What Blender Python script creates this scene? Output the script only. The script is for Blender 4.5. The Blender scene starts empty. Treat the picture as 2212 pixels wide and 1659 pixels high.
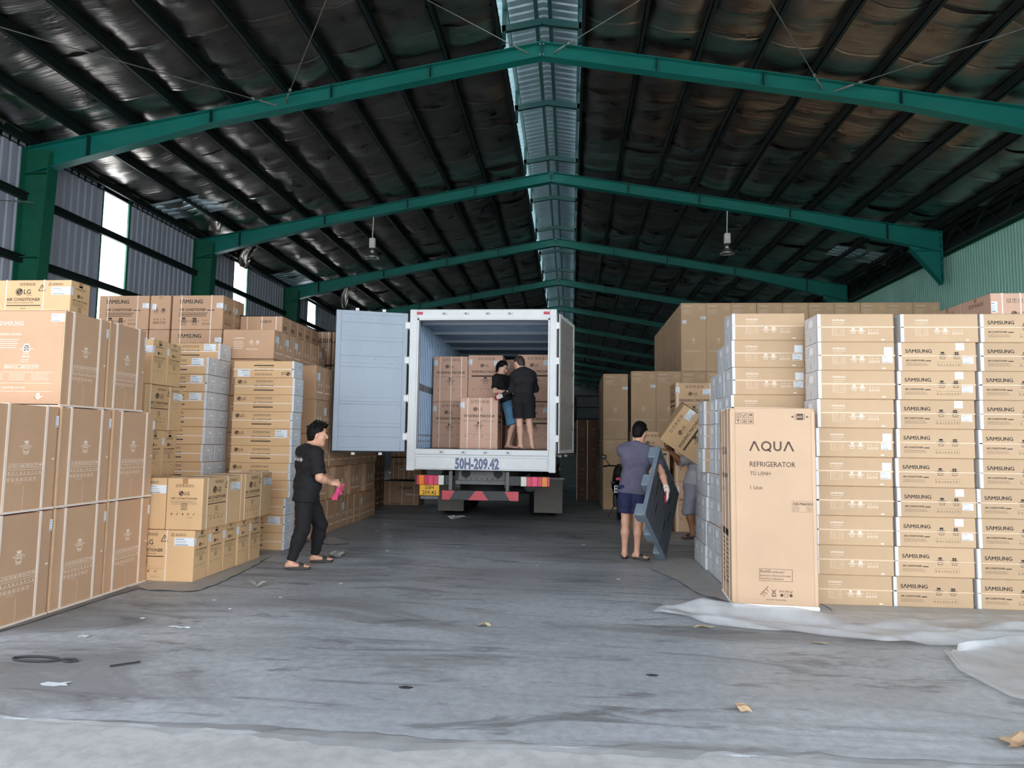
import bpy, math, random
import numpy as np
from mathutils import Matrix, Vector
random.seed(7)
RNG = np.random.default_rng(11)
SC = bpy.context.scene
COL = SC.collection

# ------------------------------------------------------------------ camera, sky, exposure
CAM_Z = 1.52
F_PX, YAW, PITCH, ROLL = 1480.8, .0855, .084, .0139
def setup_camera():
    cam = bpy.data.cameras.new('camera')
    ob = bpy.data.objects.new('camera', cam); COL.objects.link(ob)
    fw = Vector((-math.sin(YAW)*math.cos(PITCH), math.cos(YAW)*math.cos(PITCH), math.sin(PITCH)))
    r = Vector((math.cos(YAW), math.sin(YAW), 0)); u = r.cross(fw)
    c, s = math.cos(ROLL), math.sin(ROLL)
    R, U = c*r+s*u, c*u-s*r
    M = Matrix((R, U, -fw)).transposed().to_4x4(); M.translation = (0, 0, CAM_Z)
    ob.matrix_world = M
    cam.sensor_fit = 'HORIZONTAL'; cam.sensor_width = 36.0
    cam.lens = F_PX/2212*36.0
    cam.clip_start = .05; cam.clip_end = 500
    SC.camera = ob
setup_camera()
SKY = (0.90, .95, 1.0); SKY_STRENGTH = 1.62
w = bpy.data.worlds.new('overcast_sky'); SC.world = w; w.use_nodes = True
bg = w.node_tree.nodes.get('Background') or w.node_tree.nodes.new('ShaderNodeBackground')
bg.inputs[0].default_value = (*SKY, 1); bg.inputs[1].default_value = SKY_STRENGTH
if not any(n.type == 'OUTPUT_WORLD' for n in w.node_tree.nodes):
    wo = w.node_tree.nodes.new('ShaderNodeOutputWorld'); w.node_tree.links.new(bg.outputs[0], wo.inputs[0])
sun = bpy.data.lights.new('sun', 'SUN'); sun.energy = 7.0; sun.angle = .01; sun.color = (1, .96, .88)
so = bpy.data.objects.new('sun', sun); COL.objects.link(so)      # high sun from behind the building: it lights the yard, not the hall
so.rotation_euler = Vector((.5, -.12, -1)).to_track_quat('-Z', 'Y').to_euler()
vs = SC.view_settings
vs.view_transform = 'Standard'; vs.look = 'None'; vs.gamma = 1; vs.exposure = 1.45
vs.use_curve_mapping = False
try:
    SC.cycles.use_denoising = True; SC.cycles.denoiser = 'OPENIMAGEDENOISE'
    SC.cycles.max_bounces = 7; SC.cycles.diffuse_bounces = 4; SC.cycles.glossy_bounces = 4
    SC.cycles.transmission_bounces = 4; SC.cycles.transparent_max_bounces = 8
    SC.cycles.sample_clamp_indirect = 6; SC.cycles.caustics_reflective = False; SC.cycles.caustics_refractive = False
except Exception:
    pass

# ------------------------------------------------------------------ materials
MATS = {}
def srgb(h):
    if isinstance(h, str):
        h = [int(h[i:i+2], 16)/255 for i in (0, 2, 4)]
    return tuple(c/12.92 if c <= .04045 else ((c+.055)/1.055)**2.4 for c in h)
class NT:
    def __init__(s, name):
        s.m = bpy.data.materials.new(name); s.m.use_nodes = True
        s.t = s.m.node_tree; s.b = s.t.nodes['Principled BSDF']; s.out = s.t.nodes['Material Output']
    def n(s, typ, **kw):
        nd = s.t.nodes.new('ShaderNode'+typ)
        for k, v in kw.items():
            if k.startswith('i_'):
                key = k[2:].replace('_', ' ')
                nd.inputs[int(key) if key.isdigit() else key].default_value = v
            else: setattr(nd, k, v)
        return nd
    def l(s, a, b): s.t.links.new(a, b)
    def coord(s, scale=(1, 1, 1), rot=(0, 0, 0), kind='Object'):
        tc = s.n('TexCoord'); mp = s.n('Mapping')
        mp.inputs['Scale'].default_value = scale; mp.inputs['Rotation'].default_value = rot
        s.l(tc.outputs[kind], mp.inputs[0]); return mp.outputs[0]
    def noise(s, vec, scale=5, detail=4, rough=.55, dist=0):
        nd = s.n('TexNoise'); nd.inputs['Scale'].default_value = scale; nd.inputs['Detail'].default_value = detail
        nd.inputs['Roughness'].default_value = rough; nd.inputs['Distortion'].default_value = dist
        if vec is not None: s.l(vec, nd.inputs['Vector'])
        return nd.outputs[0]
    def ramp(s, fac, stops):
        nd = s.n('ValToRGB'); e = nd.color_ramp.elements
        while len(e) < len(stops): e.new(.5)
        for el, (p, c) in zip(e, stops):
            el.position = p; el.color = (*c, 1) if len(c) == 3 else c
        s.l(fac, nd.inputs[0]); return nd.outputs[0]
    def mix(s, fac, a, b, mode='MIX'):
        nd = s.n('Mix', data_type='RGBA', blend_type=mode)
        for sock, v in ((nd.inputs[0], fac), (nd.inputs[6], a), (nd.inputs[7], b)):
            if hasattr(v, 'is_linked'): s.l(v, sock)
            elif isinstance(v, (int, float)): sock.default_value = v
            else: sock.default_value = (*v, 1)
        return nd.outputs[2]
    def bump(s, h, strength=.3, dist=.02):
        nd = s.n('Bump'); nd.inputs['Strength'].default_value = strength; nd.inputs['Distance'].default_value = dist
        s.l(h, nd.inputs['Height']); s.l(nd.outputs[0], s.b.inputs['Normal'])
    def set(s, color=None, rough=None, metal=None, **kw):
        for key, v in (('Base Color', color), ('Roughness', rough), ('Metallic', metal)):
            if v is None: continue
            if hasattr(v, 'is_linked'): s.l(v, s.b.inputs[key])
            elif key == 'Base Color': s.b.inputs[key].default_value = (*v, 1)
            else: s.b.inputs[key].default_value = v
        for k, v in kw.items(): s.b.inputs[k.replace('_', ' ')].default_value = v
def flat(name, color, rough=.6, metal=0, var=.12, scale=6, stretch=(1, 1, 1), bump=0, **kw):
    """painted / plain material with slight procedural mottling"""
    t = NT(name); c = srgb(color)
    n = t.noise(t.coord(stretch), scale, 4)
    lo = tuple(max(0, x*(1-var)) for x in c); hi = tuple(min(1, x*(1+var)) for x in c)
    t.set(t.ramp(n, [(.3, lo), (.7, hi)]), rough, metal, **kw)
    if bump: t.bump(n, bump)
    MATS[name] = t.m; return t.m
def kraft(name, color, var=.06):
    t = NT(name); c = srgb(color)
    oi = t.n('ObjectInfo')
    fl = t.noise(t.coord((3, 3, 40)), 6, 3)          # faint flute lines
    bl = t.noise(t.coord((1, 1, 1)), 2.2, 3)
    hs = t.n('HueSaturation'); mr = t.n('MapRange')
    mr.inputs[3].default_value = .93; mr.inputs[4].default_value = 1.05
    t.l(oi.outputs['Random'], mr.inputs[0]); t.l(mr.outputs[0], hs.inputs['Value'])
    c1 = t.ramp(bl, [(.3, tuple(x*(1-var) for x in c)), (.7, tuple(x*(1+var) for x in c))])
    t.l(t.mix(.12, c1, t.ramp(fl, [(.35, tuple(x*.8 for x in c)), (.65, c)])), hs.inputs['Color'])
    t.set(hs.outputs[0], .62); t.bump(fl, .05, .004)
    t.b.inputs['Specular IOR Level'].default_value = .3
    MATS[name] = t.m; return t.m

def build_materials():
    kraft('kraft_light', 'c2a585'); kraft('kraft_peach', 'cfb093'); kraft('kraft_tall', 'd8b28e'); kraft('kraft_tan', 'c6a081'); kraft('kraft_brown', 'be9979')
    kraft('kraft_yellow', 'e0b98c'); kraft('kraft_pink', 'dfb59e'); kraft('kraft_dark', '70523e')  # kraft_pink, kraft_tall: colour lightened to make up for weak light deep inside
    flat('ink_black', '241c18', .6); flat('ink_brown', '4a3a2c', .6); flat('ink_white', 'f6e7d6', .6, var=.04)
    flat('ink_soft', '866a50', .6); flat('ink_blue', '6b7596', .5, var=.5, scale=60); flat('ink_yellowplate', '4a3a12')
    flat('sticker_white', 'e9eef3', .45, var=.03); flat('strap_white', 'efe0d2', .3, var=.04); flat('strap_clear', 'd9bfa3', .25, var=.05)
    flat('foam_white', 'fafafa', .6, var=.03, bump=.1); flat('cap_grey', 'd9dce0', .35, var=.06, scale=14); flat('cap_line', 'a4aab0', .4)
    flat('cord_cream', 'd8b48c', .5); flat('tape_brown', 'b08a64', .3); flat('sticker_pink', 'e0a6ae', .5); flat('sticker_orange', 'd99a3a', .5)
    flat('sticker_print', '8d95a0', .5)
    flat('teal_paint', '0d6f65', .45, var=.10, scale=1.5, stretch=(1, 1, 3)); flat('green_paint', '17604a', .5, var=.12)
    flat('dark_teal', '0e3a38', .5); flat('purlin_paint', '0b1918', .55); flat('bolt_steel', 'b9bdb6', .35, .8)
    flat('wall_sheet', 'aaaebd', .5, var=.10, scale=2, stretch=(1, 1, .2)); flat('wall_green', 'a6dccb', .5, var=.08, scale=1.2, stretch=(1, 1, .2))
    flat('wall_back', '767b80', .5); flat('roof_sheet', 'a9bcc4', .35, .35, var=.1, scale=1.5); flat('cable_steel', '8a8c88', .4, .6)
    flat('truck_white', 'e6e9ea', .35, var=.05, scale=3); flat('truck_door', 'a9b7c6', .4, var=.05, scale=2, stretch=(1, 1, .5)); flat('truck_seam', '7f8c9a', .5)
    flat('door_inner', 'a0a4a9', .35, .2); flat('chassis', '3b3d3e', .55, var=.2); flat('chassis_grey', '6a6c6b', .55, var=.2); flat('rubber', '1d1d1d', .7, var=.2)
    flat('flap_grey', '7b766f', .7, var=.06); flat('lens_red', 'd02b45', .2, var=.06); flat('lens_pink', 'e8306e', .2); flat('lens_amber', 'f08a1e', .2); flat('lens_clear', 'dcdcd6', .2)
    flat('plate_yellow', 'f0b428', .4, var=.04); flat('stripe_red', 'c9404c', .35, var=.15, scale=9); flat('corr_steel', '7f96b0', .4, .35, var=.08, scale=3)
    flat('skin', 'd9a58a', .5, var=.05, scale=20); flat('skin_tan', '9a6a4c', .5, var=.05, scale=20); flat('skin_pale', 'e3b49c', .5, var=.05, scale=20)
    flat('hair_black', '0b0908', .65, var=.4, scale=60, Specular_IOR_Level=.2); flat('hair_short', '3a2f29', .6, var=.4, scale=80)
    flat('cloth_black', '121215', .85, var=.3, scale=12, bump=.15); flat('cloth_charcoal', '1c1b20', .85, var=.25, scale=12, bump=.15)
    flat('cloth_violet', '5d5a6e', .85, var=.10, scale=9, bump=.2); flat('cloth_navy', '1b2248', .8, var=.2, scale=9, bump=.2); flat('cloth_denim', '5f93b3', .85, var=.15, scale=9, bump=.2)
    flat('cloth_grey', 'b5b3b8', .85, var=.06, scale=9, bump=.2); flat('cloth_lilac', '9a96a4', .85, var=.08, scale=9, bump=.2)
    flat('slipper', '38342f', .6, var=.2); flat('glove_white', 'e7ddd2', .8); flat('glove_red', 'c0304a', .6); flat('cloth_pink', 'd8447a', .7, var=.15, scale=25)
    flat('eye_white', 'e8e4de', .3); flat('eye_dark', '1a1210', .25); flat('lip', 'b4705f', .5)
    flat('pallet_grey', '4a5058', .5, var=.2, scale=5, bump=.1); flat('pallet_edge', '768490', .45, var=.12, scale=5)
    flat('lamp_steel', 'c9c9c4', .18, .9, var=.04); flat('lamp_box', 'd8d6d0', .5); flat('bulb', 'f4f0e6', .2)
    flat('bike_black', '151516', .3, var=.2); flat('paper_scrap', 'dfe3e6', .7); flat('dark_spot', '2c2e31', .7); flat('leaf_dry', 'b8a98c', .7)
    flat('underlay', 'a4a29e', .6, var=.1, scale=5, bump=.3); flat('floor_shade', '7b7977', .7, var=.12, scale=5, bump=.3)
    flat('apron_lip', '8b8c8e', .8, var=.2, scale=3)
    # aluminium-faced insulation foil with fine creases running down the slope
    t = NT('foil')
    n1 = t.noise(t.coord((.45, 9, 1)), 1.5, 4, .55, .25); n2 = t.noise(t.coord((.8, 26, 1)), 1.3, 3, .5, .1); n3 = t.noise(t.coord((1.2, 1.6, 1)), 1.1, 3, .6, .6)
    mx = t.n('Mix', data_type='FLOAT'); mx.inputs[0].default_value = .3; t.l(n1, mx.inputs[2]); t.l(n2, mx.inputs[3])
    t.set(t.ramp(n3, [(.3, (.30, .272, .25)), (.7, (.47, .43, .395))]), t.ramp(n3, [(.3, (.25,)*3), (.7, (.38,)*3)]), 1.0)
    t.bump(mx.outputs[0], .45, .04); MATS['foil'] = t.m
    flat('lap_tape', 'c9c6c0', .3, 1.0)
    # worn concrete
    t = NT('concrete')
    tc = t.coord((1, 1, 1)); base = t.noise(t.coord((.55, 1.3, 1)), .55, 6, .62, .6); fine = t.noise(tc, 14, 6, .7)
    st1 = t.noise(t.coord((.28, .95, 1)), .75, 7, .68, 1.4); st2 = t.noise(t.coord((.5, 2.2, 1), (0, 0, .12)), 1.1, 8, .72, 2.0)
    scr = t.noise(t.coord((.25, 7, 1), (0, 0, -.7)), 2.2, 5, .6, .4)
    c0 = t.ramp(base, [(.32, srgb('9aa0a6')), (.52, srgb('b4bbc2')), (.72, srgb('c4ccd4'))])
    c1 = t.mix(t.ramp(st1, [(.49, (0, 0, 0)), (.62, (.62,)*3)]), c0, srgb('6c6866'))
    c2 = t.mix(t.ramp(st2, [(.54, (0, 0, 0)), (.64, (.75,)*3)]), c1, srgb('54575c'))
    c3 = t.mix(t.ramp(fine, [(.40, (.38,)*3), (.60, (0, 0, 0))]), c2, srgb('7f8387'))
    c4 = t.mix(t.ramp(scr, [(.60, (0, 0, 0)), (.74, (.22,)*3)]), c3, srgb('c3cad1'))
    # broad irregular patches of tyre dust
    dm = t.noise(t.coord((.6, .8, 1)), .35, 5, .6, .8)
    c5 = t.mix(t.ramp(dm, [(.40, (.08,)*3), (.62, (.62,)*3)]), c4, t.mix(.55, c4, srgb('665d55')))
    t.set(c5, t.ramp(st1, [(.4, (.42,)*3), (.7, (.62,)*3)])); t.b.inputs['Specular IOR Level'].default_value = .35
    t.bump(fine, .12, .01); MATS['concrete'] = t.m
    t = NT('yard'); n = t.noise(t.coord((.4, 1, 1)), .8, 6, .65, .5)
    t.set(t.ramp(n, [(.3, srgb('8f9296')), (.7, srgb('b4b9bd'))]), .8); MATS['yard'] = t.m
    t = NT('apron'); n = t.noise(t.coord((.5, 1.2, 1)), .9, 6, .65, .5); f_ = t.noise(t.coord((1, 1, 1)), 9, 5, .65)
    t.set(t.mix(t.ramp(f_, [(.40, (.25,)*3), (.58, (0, 0, 0))]), t.ramp(n, [(.3, srgb('a6a6a8')), (.7, srgb('c0c0c0'))]), srgb('707072')), .7); MATS['apron'] = t.m
    # cloudy polythene sheeting
    t = NT('polythene'); n = t.noise(t.coord((1, 1, 1)), 3, 4)
    t.set(srgb('d5d7da'), .28); t.b.inputs['Specular IOR Level'].default_value = .5
    tr = t.n('BsdfTransparent'); mx = t.n('MixShader'); t.l(t.ramp(n, [(.3, (.40,)*3), (.7, (.60,)*3)]), mx.inputs[0])
    t.l(tr.outputs[0], mx.inputs[1]); t.l(t.b.outputs[0], mx.inputs[2]); t.l(mx.outputs[0], t.out.inputs[0]); MATS['polythene'] = t.m
    # translucent roof-light sheet set in the side wall
    t = NT('skylight_sheet'); tr = t.n('BsdfTranslucent'); tr.inputs[0].default_value = (.95, .97, 1, 1); tp = t.n('BsdfTransparent')
    mx = t.n('MixShader'); mx.inputs[0].default_value = .6; t.l(tp.outputs[0], mx.inputs[1]); t.l(tr.outputs[0], mx.inputs[2])
    t.l(mx.outputs[0], t.out.inputs[0]); MATS['skylight_sheet'] = t.m
build_materials()

# ------------------------------------------------------------------ mesh helpers
def nrm(v):
    v = np.asarray(v, float); return v/(np.linalg.norm(v)+1e-12)
class MB:
    def __init__(s): s.v, s.f, s.m = [], [], []
    def add(s, V, F, mi=0):
        b = len(s.v); s.v += [tuple(map(float, p)) for p in V]; s.f += [tuple(b+i for i in q) for q in F]; s.m += [mi]*len(F)
    def hexa(s, P, mi=0):
        s.add(P, [(0, 3, 2, 1), (4, 5, 6, 7), (0, 1, 5, 4), (1, 2, 6, 5), (2, 3, 7, 6), (3, 0, 4, 7)], mi)
    def box(s, x0, x1, y0, y1, z0, z1, mi=0):
        s.hexa([(x0, y0, z0), (x1, y0, z0), (x1, y1, z0), (x0, y1, z0), (x0, y0, z1), (x1, y0, z1), (x1, y1, z1), (x0, y1, z1)], mi)
    def cbox(s, x0, x1, y0, y1, z0, z1, c=.01, mi=0):
        """box with chamfered edges"""
        V, F = [], []
        lo, hi = np.array([x0, y0, z0]), np.array([x1, y1, z1])
        idx = {}
        for sx in (0, 1):
            for sy in (0, 1):
                for sz in (0, 1):
                    cor = np.where([sx, sy, sz], hi, lo); sg = np.where([sx, sy, sz], -1, 1)
                    for a in range(3):
                        p = cor.copy()
                        for b in range(3):
                            if b != a: p[b] += sg[b]*c
                        idx[sx, sy, sz, a] = len(V); V.append(p)
        for a in range(3):
            b, d = (a+1) % 3, (a+2) % 3
            for k in (0, 1):
                q = []
                for i, j in ((0, 0), (1, 0), (1, 1), (0, 1)):
                    t = [0, 0, 0]; t[a], t[b], t[d] = k, i, j; q.append(idx[(*t, a)])
                F.append(q if k else q[::-1])
            for i in (0, 1):
                for j in (0, 1):
                    t0 = [0, 0, 0]; t1 = [0, 0, 0]; t0[a], t1[a] = 0, 1; t0[b] = t1[b] = i; t0[d] = t1[d] = j
                    q = [idx[(*t0, b)], idx[(*t1, b)], idx[(*t1, d)], idx[(*t0, d)]]
                    F.append(q if (i == j) else q[::-1])
        for k in [(i, j, l) for i in (0, 1) for j in (0, 1) for l in (0, 1)]:
            q = [idx[(*k, 0)], idx[(*k, 1)], idx[(*k, 2)]]
            F.append(q if sum(k) % 2 else q[::-1])
        s.add(V, F, mi)
    def bar(s, p, q, w, h, up=(0, 0, 1), mi=0):
        p, q = np.asarray(p, float), np.asarray(q, float); d = nrm(q-p); up = np.asarray(up, float)
        if abs(d@nrm(up)) > .99: up = np.array([1., 0, 0])
        r = nrm(np.cross(d, up)); u = np.cross(r, d)
        a, b = r*w/2, u*h/2
        s.hexa([p-a-b, p+a-b, q+a-b, q-a-b, p-a+b, p+a+b, q+a+b, q-a+b], mi)
    def tube(s, pts, r, n=8, mi=0, caps=True):
        pts = [np.asarray(p, float) for p in pts]; rs = r if isinstance(r, (list, tuple)) else [r]*len(pts)
        V, F = [], []; ref = np.array([0, 0, 1.])
        for i, p in enumerate(pts):
            d = nrm(pts[min(i+1, len(pts)-1)]-pts[max(i-1, 0)])
            if abs(d@ref) > .95: ref = np.array([1., 0, 0])
            a = nrm(np.cross(d, ref)); b = np.cross(d, a); ref = -b
            V += [p+rs[i]*(math.cos(2*math.pi*k/n)*a+math.sin(2*math.pi*k/n)*b) for k in range(n)]
        for i in range(len(pts)-1):
            for k in range(n):
                F.append((i*n+k, i*n+(k+1) % n, (i+1)*n+(k+1) % n, (i+1)*n+k))
        if caps: F += [tuple(range(n))[::-1], tuple((len(pts)-1)*n+k for k in range(n))]
        s.add(V, F, mi)
    def lathe(s, prof, n=16, c=(0, 0, 0), axis='z', mi=0):
        V, F = [], []
        for r, z in prof:
            for k in range(n):
                a = 2*math.pi*k/n; x, y = r*math.cos(a), r*math.sin(a)
                p = {'z': (x, y, z), 'x': (z, x, y), 'y': (y, z, x)}[axis]
                V.append((c[0]+p[0], c[1]+p[1], c[2]+p[2]))
        for i in range(len(prof)-1):
            for k in range(n): F.append((i*n+k, i*n+(k+1) % n, (i+1)*n+(k+1) % n, (i+1)*n+k))
        if prof[0][0] > 1e-6: F.append(tuple(range(n))[::-1])
        if prof[-1][0] > 1e-6: F.append(tuple((len(prof)-1)*n+k for k in range(n)))
        s.add(V, F, mi)
    def prism(s, poly, y0, y1, mi=0):
        """polygon in XZ extruded along Y"""
        n = len(poly)
        V = [(x, y0, z) for x, z in poly]+[(x, y1, z) for x, z in poly]
        s.add(V, [tuple(range(n)), tuple(range(n, 2*n))[::-1]]+[(i, i+n, (i+1) % n+n, (i+1) % n) for i in range(n)], mi)
    def grid(s, P, mi=0):
        P = np.asarray(P); a, b = P.shape[:2]
        s.add(P.reshape(-1, 3), [(i*b+j, i*b+j+1, (i+1)*b+j+1, (i+1)*b+j) for i in range(a-1) for j in range(b-1)], mi)
    def xf(s, M):
        A = np.array(M); V = np.array(s.v); s.v = [tuple(p) for p in V@A[:3, :3].T+A[:3, 3]]; return s
    def mesh(s, name, mats, smooth=False):
        me = bpy.data.meshes.new(name); me.from_pydata(s.v, [], s.f)
        for m in (mats if isinstance(mats, (list, tuple)) else [mats]): me.materials.append(MATS[m] if isinstance(m, str) else m)
        if len(set(s.m)) > 1: me.polygons.foreach_set('material_index', s.m)
        if smooth: me.polygons.foreach_set('use_smooth', [True]*len(s.f))
        me.update(); return me
    def build(s, name, mats, parent=None, loc=None, smooth=False):
        return link(name, s.mesh(name, mats, smooth), parent, loc)
def link(name, data, parent=None, loc=None, rot=None):
    o = bpy.data.objects.new(name, data); COL.objects.link(o)
    if parent is not None: o.parent = parent
    if loc is not None: o.location = loc
    if rot is not None: o.rotation_euler = rot
    return o
def tag(o, label=None, cat=None, group=None, kind=None):
    if label: o['label'] = label
    if cat: o['category'] = cat
    if group: o['group'] = group
    if kind: o['kind'] = kind
    return o
def empty(name, loc=(0, 0, 0), rz=0):
    o = link(name, None, None, loc, (0, 0, rz)); o.empty_display_size = .1; return o
ORD = ['first', 'second', 'third', 'fourth', 'fifth', 'sixth', 'seventh', 'eighth', 'ninth', 'tenth', 'eleventh', 'twelfth', 'thirteenth']
# ------------------------------------------------------------------ the setting
XR, ZR, XL, XE, ZE = -.558, 8.746, -10.44, 9.32, 6.99      # ridge, left eave, right eave, eave height
Y0, YB, BAY, Y1 = 3.6, 84.0, 6.0, 11.92                    # doorway, back wall, frame spacing, first frame in view
SL = (ZR-ZE)/(XR-XL)
def roof_z(x): return ZR-SL*abs(x-XR)
def corr(u0, u1, pitch, depth):
    """trapezoid corrugation profile -> list of (u, offset)"""
    out = []; n = int((u1-u0)/pitch)
    for i in range(n):
        u = u0+i*pitch
        out += [(u, 0), (u+pitch*.55, 0), (u+pitch*.65, depth), (u+pitch*.9, depth)]
    out.append((u1, 0)); return out
def structure():
    m = MB(); m.box(-13, 13, Y0, YB, -.3, 0)
    fl = m.build('floor', 'concrete'); tag(fl, 'worn grey concrete warehouse floor with dark stains', kind='structure')
    # broken edge of the slab at the doorway: ragged strip of crumbled screed
    rn = random.Random(4); n = 150; xs_ = np.linspace(-6, 6, n); ea, eb = 0, 0; rows = [[], [], [], []]
    for x in xs_:
        ea = ea*.8+rn.gauss(0, .018); eb = eb*.8+rn.gauss(0, .014); c = 3.60+.012*math.sin(x*1.7)+.02*x/6
        rows[0].append((x, c-.05+ea, -.006)); rows[1].append((x, c-.02+ea*.5, .001+rn.uniform(0, .004))); rows[2].append((x, c+.008+eb*.5, .002+rn.uniform(0, .005))); rows[3].append((x, c+.03+eb+.04*max(0, math.sin(x*2.3)), .0008))
    m = MB(); m.grid(np.array(rows)); m.build('threshold_strip', 'apron_lip', fl)
    m = MB(); m.box(-90, 90, -90, Y0-.005, -.3, -.010); m.box(-90, -13.05, Y0-.2, 150, -.3, -.05); m.box(13.05, 90, Y0-.2, 150, -.3, -.05)
    tag(m.build('ground', 'yard'), 'pale concrete yard in front of the warehouse door', kind='structure')
    m = MB(); m.box(-13, 13, -2, Y0-.006, -.2, -.007); tag(m.build('floor', 'apron'), 'warm grey concrete apron outside the doorway', kind='structure')
    # hairline cracks in the slab, filled with pale dust
    for q, (xa, ya, xb, yb) in enumerate(((-3.6, 5.33, -1.9, 5.31), (-.9, 5.26, -.2, 5.25), (.3, 5.3, 1.5, 5.16), (-1.75, 4.13, .35, 4.08), (1.05, 4.02, 1.45, 3.78), (1.45, 3.78, 1.75, 3.98), (2.2, 4.0, 2.9, 4.05), (-.72, 4.1, -.62, 3.86))):
        rn = random.Random(20+q); n = 40; off = 0; pts = []
        for i in range(n+1):
            off = off*.9+rn.gauss(0, .007); t = i/n; pts.append((xa+(xb-xa)*t+rn.uniform(-.01, .01), ya+(yb-ya)*t+off))
        m = MB()
        for i in range(n):
            if rn.random() < .18: continue
            wd = rn.uniform(.0008, .0035); (x0, y0), (x1, y1) = pts[i], pts[i+1]; m.add([(x0, y0-wd, .001), (x1, y1-wd, .001), (x1, y1+wd, .001), (x0, y0+wd, .001)], [(0, 1, 2, 3)])
        o = m.build('floor_crack', 'cap_line', fl); o['kind'] = 'stuff'
    # ---- left wall: corrugated sheet with three translucent strips in view
    wins = [(Y1+BAY*i+2.2, Y1+BAY*i+3.05) for i in range(-1, 11)]
    m = MB(); zt = ZE+.1; edges = []
    ys = Y0
    for a, b in wins: edges.append((ys, a)); ys = b
    edges.append((ys, YB))
    for a, b in edges:
        pr = corr(a, b, .2, -.035)
        P = np.array([[(XL+o, u, z) for u, o in pr] for z in (0, zt)]); m.grid(P)
    for a, b in wins:                       # sheet under the strips
        pr = corr(a, b, .2, -.035); m.grid(np.array([[(XL+o, u, z) for u, o in pr] for z in (0, 3.6)]))
    wl = m.build('wall_left', 'wall_sheet'); tag(wl, 'grey corrugated sheet wall with dark rails', kind='structure')
    for z in (1.2, 2.4, 3.6, 4.84, 6.05):
        m = MB(); m.box(XL+.01, XL+.09, Y0, YB, z-.07, z+.07); m.box(XL+.09, XL+.13, Y0, YB, z+.05, z+.07); m.build('wall_rail', 'purlin_paint', wl)
    for i, (a, b) in enumerate(wins):
        m = MB(); m.box(XL-.015, XL-.005, a, b, 3.6, zt)
        wn = m.build('window_%d' % (i+1), 'skylight_sheet'); tag(wn, 'tall translucent daylight strip, number %s along the left wall' % ORD[i], kind='structure')
        m = MB(); m.box(XL-.03, XL+.03, b, b+.06, 3.6, zt); m.box(XL-.03, XL+.01, a-.03, a, 3.6, zt); m.build('window_frame', 'green_paint', wn)
    # ---- right wall behind the eave truss
    m = MB(); pr = corr(Y0, YB, .11, .022)
    m.grid(np.array([[(XE+.45+o, u, z) for u, o in pr] for z in (0, 6.55)]))
    wr = m.build('wall_right', 'wall_green'); tag(wr, 'pale green corrugated wall under the eave truss', kind='structure')
    m = MB(); m.box(XE+.41, XE+.46, Y0, YB, 6.5, 6.62); m.build('wall_rail', 'green_paint', wr)
    m = MB(); m.box(XE+.46, XE+.5, Y0, YB, 6.6, ZE+.3); m.build('wall_upper_band', 'purlin_paint', wr)
    # ---- back wall
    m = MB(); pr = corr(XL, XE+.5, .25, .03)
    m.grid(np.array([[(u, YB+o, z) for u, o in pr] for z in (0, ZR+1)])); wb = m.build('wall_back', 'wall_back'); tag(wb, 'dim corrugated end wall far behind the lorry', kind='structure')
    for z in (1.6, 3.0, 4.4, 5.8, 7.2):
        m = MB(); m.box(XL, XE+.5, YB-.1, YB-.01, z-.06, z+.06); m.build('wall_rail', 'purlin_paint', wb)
    # ---- roof: outer sheet, foil strips, purlins
    top = lambda x: roof_z(x)+.20
    m = MB()
    for sgn, xe in ((-1, XL-.4), (1, XE+.6)):
        pr = corr(Y0-.3, YB, .25, .035); xi = XR+sgn*.74
        m.grid(np.array([[(x, u, top(x)+.16+o) for u, o in pr] for x in (xi, xe)]))
    rf = m.build('ceiling', 'roof_sheet'); tag(rf, 'pitched metal roof lined with sagging silver foil', kind='structure')
    xs_l = [XR-.74-i*.997 for i in range(10)]+[XL]; xs_r = [XR+.74+i*.997 for i in range(10)]+[XE+.35]
    for sgn, xs in ((-1, xs_l), (1, xs_r)):
        for i, x in enumerate(xs):
            m = MB(); z = roof_z(x); wd = .07 if i else .05
            m.box(x-wd/2, x+wd/2-.055, Y0, YB, z, z+.2)
            m.box(x-wd/2, x+wd/2, Y0, YB, z, z+.012); m.box(x-wd/2, x+wd/2, Y0, YB, z+.188, z+.2)
            m.build('purlin', 'purlin_paint', rf)
        # foil in 1.25 m strips that lap each other
        y = Y0; k = 0; W = 1.25
        while y < YB-.1:
            n_s = 8 if y < 36 else 5; n_y = 12 if y < 36 else 5
            px, pz = [], []
            for i in range(len(xs)-1):
                a, b = xs[i], xs[i+1]; sag0 = random.uniform(.05, .12)
                for j in range(n_s+(1 if i == len(xs)-2 else 0)):
                    t = j/n_s; x = a+(b-a)*t
                    px.append(x); pz.append((top(x)+.012, sag0*4*t*(1-t)))
            vy = np.linspace(0, 1, n_y); P = np.zeros((n_y, len(px), 3)); ph = random.uniform(0, 6); 
            for r, t in enumerate(vy):
                lap = .035*(t**6)-.0
                for q in range(len(px)):
                    free = min(1, pz[q][1]/.05)
                    wv = .016*math.sin(px[q]*1.3+ph+t*9)+.012*math.sin(t*23+px[q]*2.1+ph*2)+random.gauss(0, .006)
                    P[r, q] = (px[q], min(y+t*(W+.06), YB-.05), pz[q][0]-pz[q][1]*(1+.35*math.sin(ph+t*5+px[q]*.7))+free*(wv-lap)-.004*(k % 2))
            m = MB(); m.grid(P); m.build('foil_sheet', 'foil', rf, smooth=True)
            if y < 48:
                e = P[-1]-[0, .012, .006]; wob = np.cumsum(np.array([random.gauss(0, .004) for _ in range(len(px))])); e[:, 1] += wob-wob.mean(); m = MB(); m.grid(np.array([e, e+[0, .042, -.006]])); m.build('lap_tape', 'lap_tape', rf, smooth=True)
            y += W; k += 1
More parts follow.
